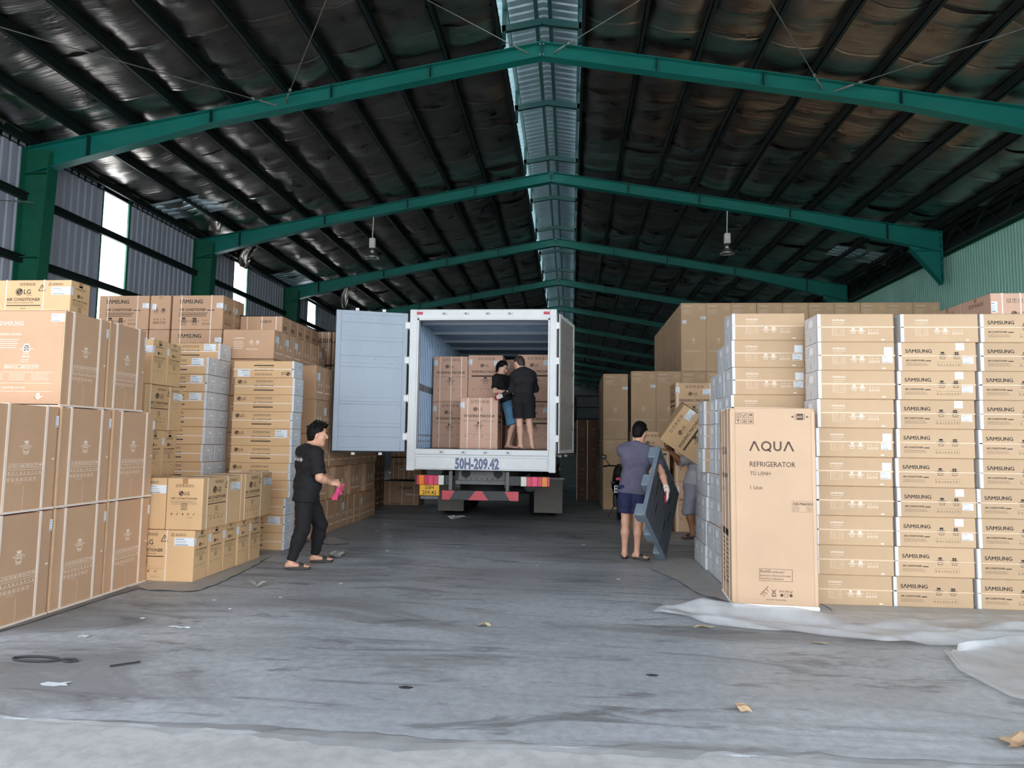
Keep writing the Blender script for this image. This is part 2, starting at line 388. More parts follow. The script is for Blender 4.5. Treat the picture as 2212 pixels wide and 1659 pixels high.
    # places where the foil has come away: bare sheet showing, rags hanging down
    for sgn, xa, xb, ya, yb in ((-1, -8.8, -10.2, 15.4, 16.5), (-1, -9.4, -10.3, 22.3, 24.2), (1, 7.75, 8.60, 20.3, 21.3), (1, 8.72, 9.35, 20.35, 21.5)):
        m = MB(); pr = corr(ya, yb, .25, .035); m.grid(np.array([[(x, u, top(x)-.10+o) for u, o in pr] for x in (xa, xb)])); m.build('bare_sheet', 'roof_sheet', rf)
    def rag(x0, x1, y, zt, zb, tip=1.0):
        rn = random.Random(int(x0*100)); P = np.zeros((12, 9, 3))
        for i in range(12):
            t = i/11
            for q in range(9):
                a = q/8; w_ = 1-(1-tip)*t; P[i, q] = (x0+(x1-x0)*(.5+(a-.5)*w_)+.03*math.sin(t*7+a*3), y+.10*math.sin(a*9+t*4)*(.3+t)+.05*t, zt+(zb-zt)*t+rn.uniform(-.02, .02))
        m = MB(); m.grid(P); m.build('torn_foil', 'foil', rf, smooth=True)
    rag(-9.52, -9.22, 16.9, 7.55, 6.93); rag(-9.95, -9.2, 19.0, 7.15, 6.5, .25); rag(-8.65, -8.2, 24.6, 7.3, 6.4, .35)
    # ridge ventilator: raised cap sheets on little frames, open along both sides
    m = MB(); pr = corr(Y0, YB, .22, .03)
    for sgn in (-1, 1):
        m.grid(np.array([[(XR+sgn*d, u, ZR+.98-d*SL*1.1+o) for u, o in pr] for d in (0, .52, 1.05)]))
    rc = m.build('ridge_cap', 'roof_sheet', rf)
    m = MB(); P = corr(Y0, YB, .22, .03)
    for sgn in (-1, 1):
        m.grid(np.array([[(XR+sgn*(.76+.0*o), u, ZR+.06+z) for u, o in P] for z in (0, .24)]))
    m.build('ridge_upstand', 'roof_sheet', rf)
    for d in (-.68, -.13, .13, .68):
        m = MB(); z = ZR+.9-abs(d)*SL*1.1; m.box(XR+d-.035, XR+d+.035, Y0, YB, z-.12, z); m.build('ridge_purlin', 'dark_teal', rf)
    y = Y1-BAY
    while y < YB:
        for yy in (y, y+BAY/2):
            m = MB()
            m.bar((XR-.74, yy, ZR+.3), (XR, yy, ZR+.42), .07, .12); m.bar((XR+.74, yy, ZR+.3), (XR, yy, ZR+.42), .07, .12)
            for sgn in (-1, 1): m.bar((XR+sgn*.7, yy, ZR-.02), (XR+sgn*.7, yy, ZR+.82), .07, .07)
            m.build('ridge_frame', 'dark_teal', rf)
        y += BAY
    # ---- portal frames
    y = Y1-BAY; k = 0
    while y < YB-2:
        def depth(d): return .27+max(0, 1-(9.7-d)/3.4)*.24 if d > 6.3 else .27
        m = MB(); root = None
        for sgn, xe in ((-1, XL), (1, XE)):
            L = abs(xe-XR); st = [0, 2, 4, 6.3, 8, L]
            for a, b in zip(st[:-1], st[1:]):
                xa, xb = XR+sgn*a, XR+sgn*b; za, zb = roof_z(xa), roof_z(xb); da, db = depth(a), depth(b)
                m.hexa([(xa, y-.006, za-da), (xb, y-.006, zb-db), (xb, y+.006, zb-db), (xa, y+.006, za-da), (xa, y-.006, za), (xb, y-.006, zb), (xb, y+.006, zb), (xa, y+.006, za)] if sgn > 0 else
                       [(xb, y-.006, zb-db), (xa, y-.006, za-da), (xa, y+.006, za-da), (xb, y+.006, zb-db), (xb, y-.006, zb), (xa, y-.006, za), (xa, y+.006, za), (xb, y+.006, zb)])
                m.bar((xa, y, za-.006), (xb, y, zb-.006), .2, .012); m.bar((xa, y, za-da), (xb, y, zb-db), .2, .014)
        bm = m.build('roof_beam', 'teal_paint'); tag(bm, 'green steel roof frame number %s from the doorway' % (ORD[k] if k < 13 else 'last'), kind='structure')
        for sgn in (-1, 1):
            for d in (.0, 2.05, 3.9, 6.2, 8.6):
                if sgn < 0 and d == 0: continue
                x = XR+sgn*d; z = roof_z(x); dd = depth(d)
                mm = MB(); mm.box(x-.008, x+.008, y-.1, y+.1, z-dd, z-.01); mm.build('splice_plate', 'dark_teal', bm)
        for i in range(4):
            mm = MB(); mm.lathe([(.016, 0), (.016, .02), (0, .02)], 6, (XR-.03+.06*(i % 2), y-.1, ZR-.05-.2*(i//2)), 'y'); mm.build('bolt', 'bolt_steel', bm)
        # left column: tapered H section
        mm = MB(); w0, w1 = .36, .56
        mm.hexa([(XL, y-.009, 0), (XL+w0, y-.009, 0), (XL+w0, y+.009, 0), (XL, y+.009, 0), (XL, y-.009, ZE-.02), (XL+w1, y-.009, ZE-.02), (XL+w1, y+.009, ZE-.02), (XL, y+.009, ZE-.02)])
        mm.box(XL, XL+.014, y-.13, y+.13, 0, ZE); mm.bar((XL+w0, y, 0), (XL+w1, y, ZE-.1), .26, .014, (1, 0, 0))
        for z in (ZE-.5, 4.86): mm.box(XL+.014, XL+.35+.03*z, y-.12, y+.12, z-.006, z+.006)
        mm.build('column', 'green_paint', bm)
        # right end: corbel bracket seated on the eave truss
        mm = MB(); xb = XE+.02
        mm.prism([(xb-.75, ZE-.42), (xb, ZE-1.35), (xb, ZE-.02), (xb-.75, ZE+.08)], y-.009, y+.009)
        mm.bar((xb-.75, y, ZE-.42), (xb, y, ZE-1.35), .2, .014); mm.box(xb-.014, xb, y-.12, y+.12, ZE-1.36, ZE)
        mm.box(xb-.75, xb, y-.1, y+.1, ZE-.50, ZE-.486)
        mm.build('bracket', 'teal_paint', bm)
        for i in range(6):
            mm = MB(); mm.lathe([(.015, 0), (.015, .02), (0, .02)], 6, (xb-.02, y-.09, ZE-.1-.18*i), 'y'); mm.build('bolt', 'bolt_steel', bm)
        y += BAY; k += 1
    # ---- eave truss on the right
    m = MB(); xt = XE+.12
    for z in (6.5, 7.05): m.box(xt-.05, xt+.05, Y0, YB, z-.04, z+.04)
    tr = m.build('eave_truss', 'purlin_paint'); tag(tr, 'dark lattice truss running along the right eave', kind='structure')
    mm = MB(); mm.bar((xt, 0, 6.53), (xt, .6, 7.02), .04, .04); d1 = mm.mesh('truss_diagonal', 'purlin_paint')
    mm = MB(); mm.bar((xt, .6, 7.02), (xt, 1.2, 6.53), .04, .04); d2 = mm.mesh('truss_diagonal', 'purlin_paint')
    y = Y0+6.0
    while y < 46:
        link('truss_diagonal', d1, tr, (0, y, 0)); link('truss_diagonal', d2, tr, (0, y, 0)); y += 1.2
    # ---- unseen canopy added over the apron to hold daylight off the near end
    m = MB(); m.box(-13, 13, -1.9, Y0-.06, 6.36, 6.5); tag(m.build('daylight_blocker', 'wall_sheet'), 'unseen flat sheet added over the apron to hold back daylight', kind='structure')
    # ---- gable header over the doorway
    m = MB(); zh = 6.35; pr = corr(XL-.3, XE+.5, .2, .03)
    m.grid(np.array([[(u, Y0+o, max(zh, min(z, roof_z(u)+.4))) for u, o in pr] for z in (zh, 12)]))
    tag(m.build('wall_front', 'wall_sheet'), 'corrugated gable above the open doorway', kind='structure')
    # ---- bracing rods
    def rod(a, b, label):
        m = MB(); a, b = np.array(a), np.array(b); mid = (a+b)/2-[0, 0, .04]
        m.tube([a, mid, b], .009, 5); o = m.build('bracing_rod', 'cable_steel', rf); o['label'] = label
        for p, q in ((a, b), (b, a)):
            d = nrm(q-p); mm = MB(); mm.tube([p, p+d*.35], .018, 6); mm.tube([p+d*.45, p+d*.5], .026, 6); mm.build('turnbuckle', 'bolt_steel', o)
    zr = lambda x: roof_z(x)-.15
    ya, yb = Y1, Y1-BAY
    rod((4.55, ya-.02, zr(4.55)), (9.1, yb, zr(9.1)), 'thin roof bracing rod from middle of right rafter towards right eave')
    rod((4.35, ya-.02, zr(4.35)), (.2, yb, zr(.2)), 'thin roof bracing rod from middle of right rafter towards front ridge')
    rod((-5.5, ya-.02, zr(-5.5)), (-10.0, yb, zr(-10.0)), 'thin roof bracing rod from middle of left rafter towards left eave')
    rod((-5.35, ya-.02, zr(-5.35)), (-1.3, yb, zr(-1.3)), 'thin roof bracing rod from middle of left rafter towards front ridge')
    rod((-.35, ya-.02, zr(-.35)), (4.2, yb, zr(4.2)), 'thin roof bracing rod from ridge down to right slope')
    rod((-.8, ya-.02, zr(-.8)), (-5.0, yb, zr(-5.0)), 'thin roof bracing rod from ridge down to left slope')
    rod((XL+.3, Y1-.1, 5.9), (XL+.2, Y1-BAY+.2, 4.3), 'thin bracing rod beside nearest left wall column')
structure()

def pendant(x, y, zt, label):
    o = empty('pendant_lamp', (x, y, zt)); tag(o, label, 'lamp')
    m = MB(); m.tube([(0, 0, 0), (-.015, 0, -.6)], .014, 6); m.build('stem', 'lamp_box', o)
    m = MB(); m.cbox(-.085, .065, -.06, .06, -.87, -.6, .012); m.build('ballast_box', 'lamp_box', o)
    m = MB(); m.lathe([(.02, -.87), (.02, -.91), (.05, -.92), (.06, -.98), (.05, -1.0)], 12, (-.01, 0, 0)); m.build('lamp_holder', 'lamp_steel', o, smooth=True)
    m = MB(); m.lathe([(.05, -.985), (.075, -1.0), (.14, -1.06), (.185, -1.13), (.19, -1.15), (.183, -1.15), (.178, -1.13), (.13, -1.06), (.07, -1.005)], 24, (-.01, 0, 0)); m.build('shade', 'lamp_steel', o, smooth=True)
    m = MB(); m.lathe([(0, -1.13), (.035, -1.115), (.045, -1.08), (.03, -1.03), (.02, -1.0)], 12, (-.01, 0, 0)); m.build('bulb', 'bulb', o, smooth=True)
pendant(-5.4, Y1+BAY, 7.60, 'metal high-bay pendant lamp hanging left of the lorry')
pendant(4.06, Y1+BAY, 7.62, 'metal high-bay pendant lamp hanging above tall cartons on the right')
# ------------------------------------------------------------------ lettering and printed marks (thin raised ink on the cartons)
_T = {}
def textgeo(s, bold=0.0):
    """outline letters, normalised so that capitals are 1 high -> verts, faces, width"""
    key = (s, bold)
    if key not in _T:
        c = bpy.data.curves.new('t', 'FONT'); c.body = s; c.resolution_u = 2; c.offset = bold
        o = bpy.data.objects.new('t', c); COL.objects.link(o)
        m = o.evaluated_get(bpy.context.evaluated_depsgraph_get()).to_mesh()
        V = np.array([v.co[:2] for v in m.vertices]).reshape(-1, 2); F = [tuple(p.vertices) for p in m.polygons]
        COL.objects.unlink(o); bpy.data.objects.remove(o); bpy.data.curves.remove(c)
        x0 = V[:, 0].min(); V[:, 0] -= x0; V /= .70
        _T[key] = (V, F, V[:, 0].max())
    return _T[key]
class Ink(MB):
    """marks drawn on a plane: o = lower left corner, U right, V up, N outward"""
    def face(s, o, U, V, off=.0012):
        s.o, s.U, s.V = np.array(o, float), np.array(U, float), np.array(V, float); s.N = np.cross(s.U, s.V); s.off = off; return s
    def put(s, P, F, mi=0, lift=0):
        P = np.asarray(P, float); s.add(s.o+P[:, :1]*s.U+P[:, 1:2]*s.V+s.N*(s.off+lift), F, mi)
    def rect(s, u0, v0, u1, v1, mi=0, lift=0): s.put([(u0, v0), (u1, v0), (u1, v1), (u0, v1)], [(0, 1, 2, 3)], mi, lift)
    def poly(s, P, mi=0, lift=0):
        a = sum(P[i][0]*P[(i+1) % len(P)][1]-P[(i+1) % len(P)][0]*P[i][1] for i in range(len(P)))
        s.put(P if a > 0 else P[::-1], [tuple(range(len(P)))], mi, lift)
    def frame(s, u0, v0, u1, v1, t=.002, mi=0):
        s.rect(u0, v0, u1, v0+t, mi); s.rect(u0, v1-t, u1, v1, mi); s.rect(u0, v0+t, u0+t, v1-t, mi); s.rect(u1-t, v0+t, u1, v1-t, mi)
    def line(s, a, b, t=.002, mi=0):
        a, b = np.array(a, float), np.array(b, float); d = (b-a)/(np.linalg.norm(b-a)+1e-9); n = np.array([-d[1], d[0]])*t/2
        s.put([a-n, b-n, b+n, a+n], [(0, 1, 2, 3)], mi)
    def disc(s, u, v, r, mi=0, lift=0, n=16): s.poly([(u+r*math.cos(2*math.pi*k/n), v+r*math.sin(2*math.pi*k/n)) for k in range(n)], mi, lift)
    def arc(s, u, v, r, a0, a1, t, mi=0, lift=0, n=12):
        A = [math.radians(a0+(a1-a0)*k/n) for k in range(n+1)]
        P = [(u+(r-t/2)*math.cos(a), v+(r-t/2)*math.sin(a)) for a in A]+[(u+(r+t/2)*math.cos(a), v+(r+t/2)*math.sin(a)) for a in A]
        s.put(P, [(i, i+n+1, i+n+2, i+1) for i in range(n)], mi, lift)
    def text(s, txt, u, v, h, mi=0, bold=0.0, w=None, align='l', lift=0):
        heavy = bold > 0 and 'M' in txt                       # the outline offset breaks this letter: thicken it by shifted copies
        V, F, W = textgeo(txt, 0 if heavy else bold); sx = (w/(W*h)) if w else 1
        x = u-(W*h*sx)*{'l': 0, 'c': .5, 'r': 1}[align]
        for i, dx in enumerate((-1, 0, 1) if heavy else (0,)):
            s.put(np.stack([x+V[:, 0]*h*sx+dx*min(.035, bold*2.4)*h, v+V[:, 1]*h+(dx == 0)*.02*h], 1), F, mi, lift+i*.0002)
    def lines(s, u, v, w, n, dv, t=.0025, mi=0, seed=1):
        """small print, too fine to read"""
        r = random.Random(seed)
        for i in range(n):
            x = u; end = u+w*r.uniform(.75, 1)
            while x < end-.004:
                l = min(r.uniform(.012, .04)*(w/.2)**.5, end-x); s.rect(x, v-i*dv, x+l, v-i*dv+t, mi); x += l+.004
    def icon(s, k, u, v, q, mi=0, box=True):
        """handling symbols in a square of side q"""
        t = q*.07
        if box: s.frame(u, v, u+q, v+q, t, mi)
        c = u+q/2; m = v+q/2
        if k == 0:
            for d in (-.18, .18): s.rect(c+(d-.04)*q, v+.25*q, c+(d+.04)*q, v+.62*q, mi); s.poly([(c+(d-.12)*q, v+.6*q), (c+(d+.12)*q, v+.6*q), (c+d*q, v+.82*q)], mi)
            s.rect(u+.2*q, v+.15*q, u+.8*q, v+.21*q, mi)
        elif k == 1: s.poly([(c-.2*q, v+.85*q), (c+.2*q, v+.85*q), (c+.06*q, v+.48*q), (c-.06*q, v+.48*q)], mi); s.rect(c-.03*q, v+.25*q, c+.03*q, v+.5*q, mi); s.rect(c-.16*q, v+.17*q, c+.16*q, v+.25*q, mi)
        elif k == 2: s.poly([(c+.33*q*math.cos(a*math.pi/6), v+.45*q+.33*q*math.sin(a*math.pi/6)) for a in range(7)], mi); s.rect(c-.025*q, v+.15*q, c+.025*q, v+.5*q, mi)
        elif k == 3: s.rect(c-.28*q, v+.5*q, c+.28*q, v+.66*q, mi); s.rect(c-.34*q, v+.24*q, c+.1*q, v+.42*q, mi)
        elif k == 4: s.frame(c-.28*q, v+.2*q, c+.28*q, v+.5*q, t, mi); s.frame(c-.2*q, v+.5*q, c+.2*q, v+.78*q, t, mi)
        elif k == 5: s.line((u+.2*q, v+.2*q), (u+.8*q, v+.8*q), t*1.2, mi); s.line((u+.2*q, v+.8*q), (u+.8*q, v+.2*q), t*1.2, mi); s.rect(c-.14*q, m-.14*q, c+.14*q, m+.14*q, mi)
        elif k == 6: s.disc(c-.1*q, v+.35*q, .14*q, mi, n=8); s.line((c-.1*q, v+.35*q), (u+.8*q, v+.8*q), t*1.6, mi)
        else: s.disc(c, v+.6*q, .16*q, mi, n=8); s.rect(c-.16*q, v+.18*q, c+.16*q, v+.5*q, mi)
    def icons(s, u, v, q, ks, gap=.25, mi=0, box=True):
        for i, k in enumerate(ks): s.icon(k, u+i*q*(1+gap), v, q, mi, box)
    def clamp(s, u, v, q, mi=0, kind=0):
        """clamp-truck sign: carton between two pads with inward arrows; u is the centre"""
        if kind == 0:
            s.poly([(u-.3*q, v+q), (u+.3*q, v+q), (u+.22*q, v+.72*q), (u-.22*q, v+.72*q)], mi); s.frame(u-.3*q, v+.2*q, u+.3*q, v+.66*q, .06*q, mi)
            s.line((u-.28*q, v+.22*q), (u+.28*q, v+.64*q), .06*q, mi); s.line((u-.28*q, v+.64*q), (u+.28*q, v+.22*q), .06*q, mi)
        else:
            for i in (0, 1):
                for j in (0, 1, 2): s.rect(u-.3*q+i*.32*q, v+.2*q+j*.27*q, u-.02*q+i*.32*q, v+.43*q+j*.27*q, mi)
        for d in (-1, 1):
            s.rect(u+d*.42*q-.025*q, v+.1*q, u+d*.42*q+.025*q, v+.7*q, mi); s.line((u+d*.42*q, v+.12*q), (u+d*.25*q, v), .05*q, mi)
            s.poly([(u+d*.52*q, v+.42*q), (u+d*.66*q, v+.52*q), (u+d*.66*q, v+.32*q)], mi); s.rect(min(u+d*.66*q, u+d*.8*q), v+.39*q, max(u+d*.66*q, u+d*.8*q), v+.45*q, mi)
        s.rect(u-.4*q, v-.14*q, u+.4*q, v-.07*q, mi)
    def lg(s, u, v, r, mi=0, paper=1, name=True):
        """round face emblem with the two letters beside it"""
        s.disc(u, v, r, mi, n=24)
        s.rect(u-.02*r, v-.42*r, u+.10*r, v+.45*r, paper, .0008); s.rect(u-.02*r, v-.42*r, u+.36*r, v-.31*r, paper, .0008); s.disc(u-.36*r, v+.38*r, .11*r, paper, .0008, 10)
        s.arc(u, v, .76*r, 75, 360, .11*r, paper, .0008, 20); s.rect(u+.36*r, v-.06*r, u+.80*r, v+.05*r, paper, .0008)
        if name: s.text('LG', u+1.35*r, v-.62*r, 1.25*r, mi, .012)
    def warn(s, u, v, q, mi=0):
        for a, b in (((u, v), (u+q, v)), ((u+q, v), (u+.5*q, v+.9*q)), ((u+.5*q, v+.9*q), (u, v))): s.line(a, b, .09*q, mi)
        s.rect(u+.46*q, v+.3*q, u+.54*q, v+.6*q, mi); s.disc(u+.5*q, v+.18*q, .05*q, mi, n=6)
    def aqua(s, u, v, h, mi=0, t=.17):
        """wide rounded wordmark with barless A; u is the centre, h the letter height"""
        W = h*1.02; x = u-2.2*h; T = t*h
        def A(x):
            s.line((x, v), (x+.42*h, v+.96*h), T, mi); s.line((x+.90*h, v), (x+.46*h, v+.96*h), T, mi); s.rect(x+.36*h, v+.86*h, x+.52*h, v+h, mi)
        A(x); s.arc(x+1.62*h, v+.5*h, .43*h, 0, 360, T, mi, 0, 24); s.line((x+1.72*h, v+.22*h), (x+2.06*h, v-.06*h), T, mi)
        ux = x+2.32*h; s.rect(ux, v+.38*h, ux+T, v+h, mi); s.rect(ux+.80*h-T, v+.38*h, ux+.80*h, v+h, mi); s.arc(ux+.40*h, v+.40*h, .40*h-T/2, 180, 360, T, mi, 0, 14)
        A(x+3.36*h)
FRONT = lambda w, d, h: ((-w/2, -d/2, 0), (1, 0, 0), (0, 0, 1))
RIGHT = lambda w, d, h: ((w/2, -d/2, 0), (0, 1, 0), (0, 0, 1))
LEFT = lambda w, d, h: ((-w/2, d/2, 0), (0, -1, 0), (0, 0, 1))

# ------------------------------------------------------------------ carton kinds: a body mesh and the meshes of its parts, shared by all copies
def body(w, d, h, mat, c=.006):
    m = MB(); m.cbox(-w/2, w/2, -d/2, d/2, 0, h, c); return m.mesh('carton', mat)
def top_tape(w, d, h, drop=.06, wd=.06):
    m = MB(); m.box(-w/2-.001, w/2+.001, -wd/2, wd/2, h-.0005, h+.0015); m.box(-w/2-.0015, -w/2, -wd/2, wd/2, h-drop, h); m.box(w/2, w/2+.0015, -wd/2, wd/2, h-drop, h)
    return m.mesh('closing_tape', 'tape_brown')
def strap(w, d, h, axis, at, wd=.014, mat='strap_white', t=.003):
    """band wrapped round the carton; axis = the direction its plane faces"""
    m = MB(); a = wd/2
    if axis == 'x':
        m.box(at-a, at+a, -d/2-t, -d/2, 0, h); m.box(at-a, at+a, d/2, d/2+t, 0, h); m.box(at-a, at+a, -d/2-t, d/2+t, h, h+t)
    elif axis == 'y':
        m.box(-w/2-t, -w/2, at-a, at+a, 0, h); m.box(w/2, w/2+t, at-a, at+a, 0, h); m.box(-w/2-t, w/2+t, at-a, at+a, h, h+t)
    else:
        m.box(-w/2-t, w/2+t, -d/2-t, -d/2, at-a, at+a); m.box(-w/2-t, w/2+t, d/2, d/2+t, at-a, at+a); m.box(-w/2-t, -w/2, -d/2, d/2, at-a, at+a); m.box(w/2, w/2+t, -d/2, d/2, at-a, at+a)
    return m.mesh('strap', mat)
def sticker(face, u, v, w, h, seed=1, mat='sticker_white', printed=True, off=.002):
    s = Ink().face(*face); s.off = off; s.rect(u, v, u+w, v+h)
    if printed:
        s.rect(u+.06*w, v+.78*h, u+.5*w, v+.86*h, 1, .0008); s.lines(u+.08*w, v+.55*h, w*.7, 2, h*.2, h*.05, 1, seed); s.rect(u+.06*w, v+.06*h, u+.7*w, v+.16*h, 1, .0008)
        s.v = [tuple(np.array(p)+(0 if i < 4 else 1)*s.N*.0008) for i, p in enumerate(s.v)]
    return s.mesh('shipping_label', [mat, 'sticker_print'])
def end_cap(w, d, h, side, style=0):
    """white film-wrapped end with a punched hand hole, straps and a fold line -> [cap, hole, straps]"""
    f = (LEFT if side < 0 else RIGHT)(w, d, h); x = side*w/2; wrap = .028
    m = MB(); a, b = sorted((x-side*wrap, x+side*.006)); m.cbox(a, b, -d/2-.003, d/2+.003, .002, h-.002, .004); cap = m.mesh('end_cap', 'cap_grey')
    s = Ink().face(*f); s.off = .008
    cu = d*(.5 if style == 0 else .45)
    P = [(cu-.16*d, h*.62), (cu+.12*d, h*.60), (cu+.18*d, h*.66), (cu+.16*d, h*.84), (cu-.02*d, h*.88), (cu-.14*d, h*.82)] if style == 0 else [(cu-.1*d, h*.60), (cu+.12*d, h*.62), (cu+.12*d, h*.72), (cu-.1*d, h*.70)]
    s.poly(P); hole = s.mesh('hand_hole', 'foam_white')
    s = Ink().face(*f); s.off = .0078
    s.rect(.05*d, h*.50, .95*d, h*.53); s.rect(.06*d, .05*h, .075*d, .95*h); s.rect(.93*d, .05*h, .945*d, .95*h)
    if style: s.lines(.2*d, h*.30, .4*d, 2, h*.1, h*.03, 0, 3); s.rect(.72*d, h*.12, .75*d, h*.4)
    else: s.line((.2*d, .55*h), (.3*d, .92*h), .006); s.rect(.44*d, h*.1, .47*d, h*.3)
    fold = s.mesh('fold_line', 'cap_line')
    s = Ink().face(*f); s.off = .009; s.rect(.62*d, 0, .66*d, h*.52); s.rect(0, h*.495, d, h*.515); st = s.mesh('strap', 'foam_white')
    return [('end_cap', cap), ('hand_hole', hole), ('fold_line', fold), ('strap', st)]
class Kind:
    def __init__(s, name, dims, mat, cat='carton'):
        s.name, s.dims, s.cat, s.parts = name, dims, cat, []; s.body = body(*dims, mat); s.body.name = name
    def part(s, n, me): s.parts.append((n, me)); return s
    def put(s, x, y, z, label, group, rz=0, skip=(), extra=(), M=None):
        """one carton: its body is the thing, prints, labels, straps and caps are its parts"""
        o = link(s.name, s.body, None, (x, y, z), (0, 0, rz))
        if M is not None: o.matrix_world = M
        tag(o, label, s.cat, group)
        for n, me in list(s.parts)+list(extra):
            if n not in skip: link(n, me, o)
        return o

def samsung_white(dims, cap=True):
    w, d, h = dims; k = Kind('air_conditioner_carton', dims, 'kraft_light')
    s = Ink().face(*FRONT(*dims))
    s.text('SΛMSUNG', .185*w, .74*h, .062*h, 0, .015, .17*w); s.text('AIR CONDITIONER', .19*w, .665*h, .028*h, 0, .01, .155*w)
    s.lines(.2*w, .60*h, .14*w, 1, .03*h, .008*h, 0, 4); s.lines(.185*w, .50*h, .09*w, 6, .045*h, .006*h, 0, 5); s.lines(.29*w, .50*h, .055*w, 4, .065*h, .006*h, 0, 6)
    s.frame(.185*w, .23*h, .345*w, .53*h, .0015)
    s.clamp(.465*w, .32*h, .07*w); s.clamp(.57*w, .32*h, .07*w, 0, 1)
    for r in (0, 1): s.icons(.66*w, (.38-.105*r)*h, .028*w, [4, 3, 6, 5] if r == 0 else [4, 0, 1, 2], .3, 0, r == 1)
    s.rect(.83*w, .06*h, .875*w, .10*h)
    k.part('front_lettering', s.mesh('front_lettering', 'ink_white'))
    k.part('strap', strap(w, d, h, 'z', .525*h, .013, 'strap_clear'))
    if cap:
        for n, me in end_cap(w, d, h, -1): k.part(n, me)
    k.stick = [('shipping_label', sticker(FRONT(*dims), .86*w, .55*h, .115*w, .27*h, 1, printed=False)), ('shipping_label', sticker(FRONT(*dims), .835*w, .27*h, .135*w, .24*h, 2))]
    return k
def samsung_black(dims):
    w, d, h = dims; k = Kind('air_conditioner_carton', dims, 'kraft_light')
    s = Ink().face(*FRONT(*dims))
    s.text('SΛMSUNG', .085*w, .63*h, .125*h, 0, .02, .34*w); s.text('AIR CONDITIONER', .085*w, .335*h, .058*h, 0, .02, .25*w); s.rect(.345*w, .335*h, .415*w, .365*h)
    s.lines(.085*w, .265*h, .33*w, 3, .04*h, .008*h, 0, 7)
    s.clamp(.565*w, .45*h, .085*w); s.clamp(.745*w, .45*h, .085*w, 0, 1)
    s.icons(.50*w, .175*h, .029*w, [3, 4, 6, 5, 4, 0, 1, 2], .25, 0, False); s.frame(.495*w, .165*h, .80*w, .30*h, .0012)
    k.part('front_lettering', s.mesh('front_lettering', 'ink_black')); k.part('strap', strap(w, d, h, 'z', .525*h, .010, 'strap_clear'))
    for n, me in end_cap(w, d, h, -1): k.part(n, me)
    k.stick = [('shipping_label', sticker(FRONT(*dims), .735*w, .72*h, .11*w, .25*h, 1, printed=False)), ('shipping_label', sticker(FRONT(*dims), .82*w, .26*h, .14*w, .23*h, 2))]
    return k
def lg_outdoor(dims, mat='kraft_yellow'):
    w, d, h = dims; k = Kind('air_conditioner_carton', dims, mat)
    s = Ink().face(*FRONT(*dims)); M = ['ink_black', mat]
    s.icons(.30*w, .885*h, .035*w, [0, 1, 2, 3, 4]); s.lg(.295*w, .76*h, .048*w); s.text("Life's Good", .40*w, .68*h, .018*h)
    s.text('AIR CONDITIONER', .13*w, .575*h, .062*h, 0, .012, .46*w); s.lines(.13*w, .535*h, .46*w, 1, .03*h, .004, 0, 8); s.rect(.13*w, .475*h, .60*w, .492*h)
    s.icon(0, .33*w, .335*h, .06*w); s.lines(.31*w, .29*h, .13*w, 1, .02, .003, 0, 3); s.icons(.10*w, .16*h, .05*w, [7, 6, 5, 5, 6], .9, 0, False); s.rect(.08*w, .25*h, .6*w, .253*h); s.lines(.45*w, .10*h, .12*w, 2, .012, .002, 0, 9)
    s.warn(.56*w, .78*h, .09*w); s.warn(.69*w, .89*h, .045*w); s.icons(.75*w, .89*h, .03*w, [4, 4, 3, 6], .2)
    k.part('front_lettering', s.mesh('front_lettering', M))
    s = Ink().face(*RIGHT(*dims)); side_lg(s, d, h); k.part('side_lettering', s.mesh('side_lettering', M))
    s = Ink().face(*LEFT(*dims)); side_lg(s, d, h); k.part('side_lettering', s.mesh('side_lettering', M))
    s = Ink().face(*RIGHT(*dims)); s.off = .0015; s.poly([(.36*d, .905*h), (.42*d, .925*h), (.62*d, .925*h), (.64*d, .90*h), (.58*d, .885*h), (.40*d, .885*h)]); k.part('hand_hole', s.mesh('hand_hole', 'foam_white'))
    k.part('strap', strap(w, d, h, 'x', .135*w, .012)); k.part('strap', strap(w, d, h, 'x', -.38*w, .012))
    m = MB(); f = FRONT(*dims); st = sticker(f, .735*w, .70*h, .265*w-.001, .16*h, 3); k.part('shipping_label', st)
    k.part('shipping_label', sticker(RIGHT(*dims), 0, .70*h, .12*d, .16*h, 3, printed=False)); k.part('closing_tape', top_tape(w, d, h))
    return k
def side_lg(s, d, h):
    s.icons(.24*d, .83*h, .07*d, [0, 1, 2, 3, 4, 6], .25); s.lg(.40*d, .705*h, .07*d); s.text('AIR CONDITIONER', .12*d, .59*h, .037*h, 0, .01, .74*d)
    s.lines(.12*d, .555*h, .74*d, 2, .028*h, .003, 0, 5); s.frame(.14*d, .49*h, .84*d, .512*h, .0015); s.icon(0, .42*d, .39*h, .16*d); s.icons(.12*d, .275*h, .09*d, [7, 6, 7, 5, 6], .7, 0, False); s.lines(.6*d, .235*h, .2*d, 1, .02, .003, 0, 3)
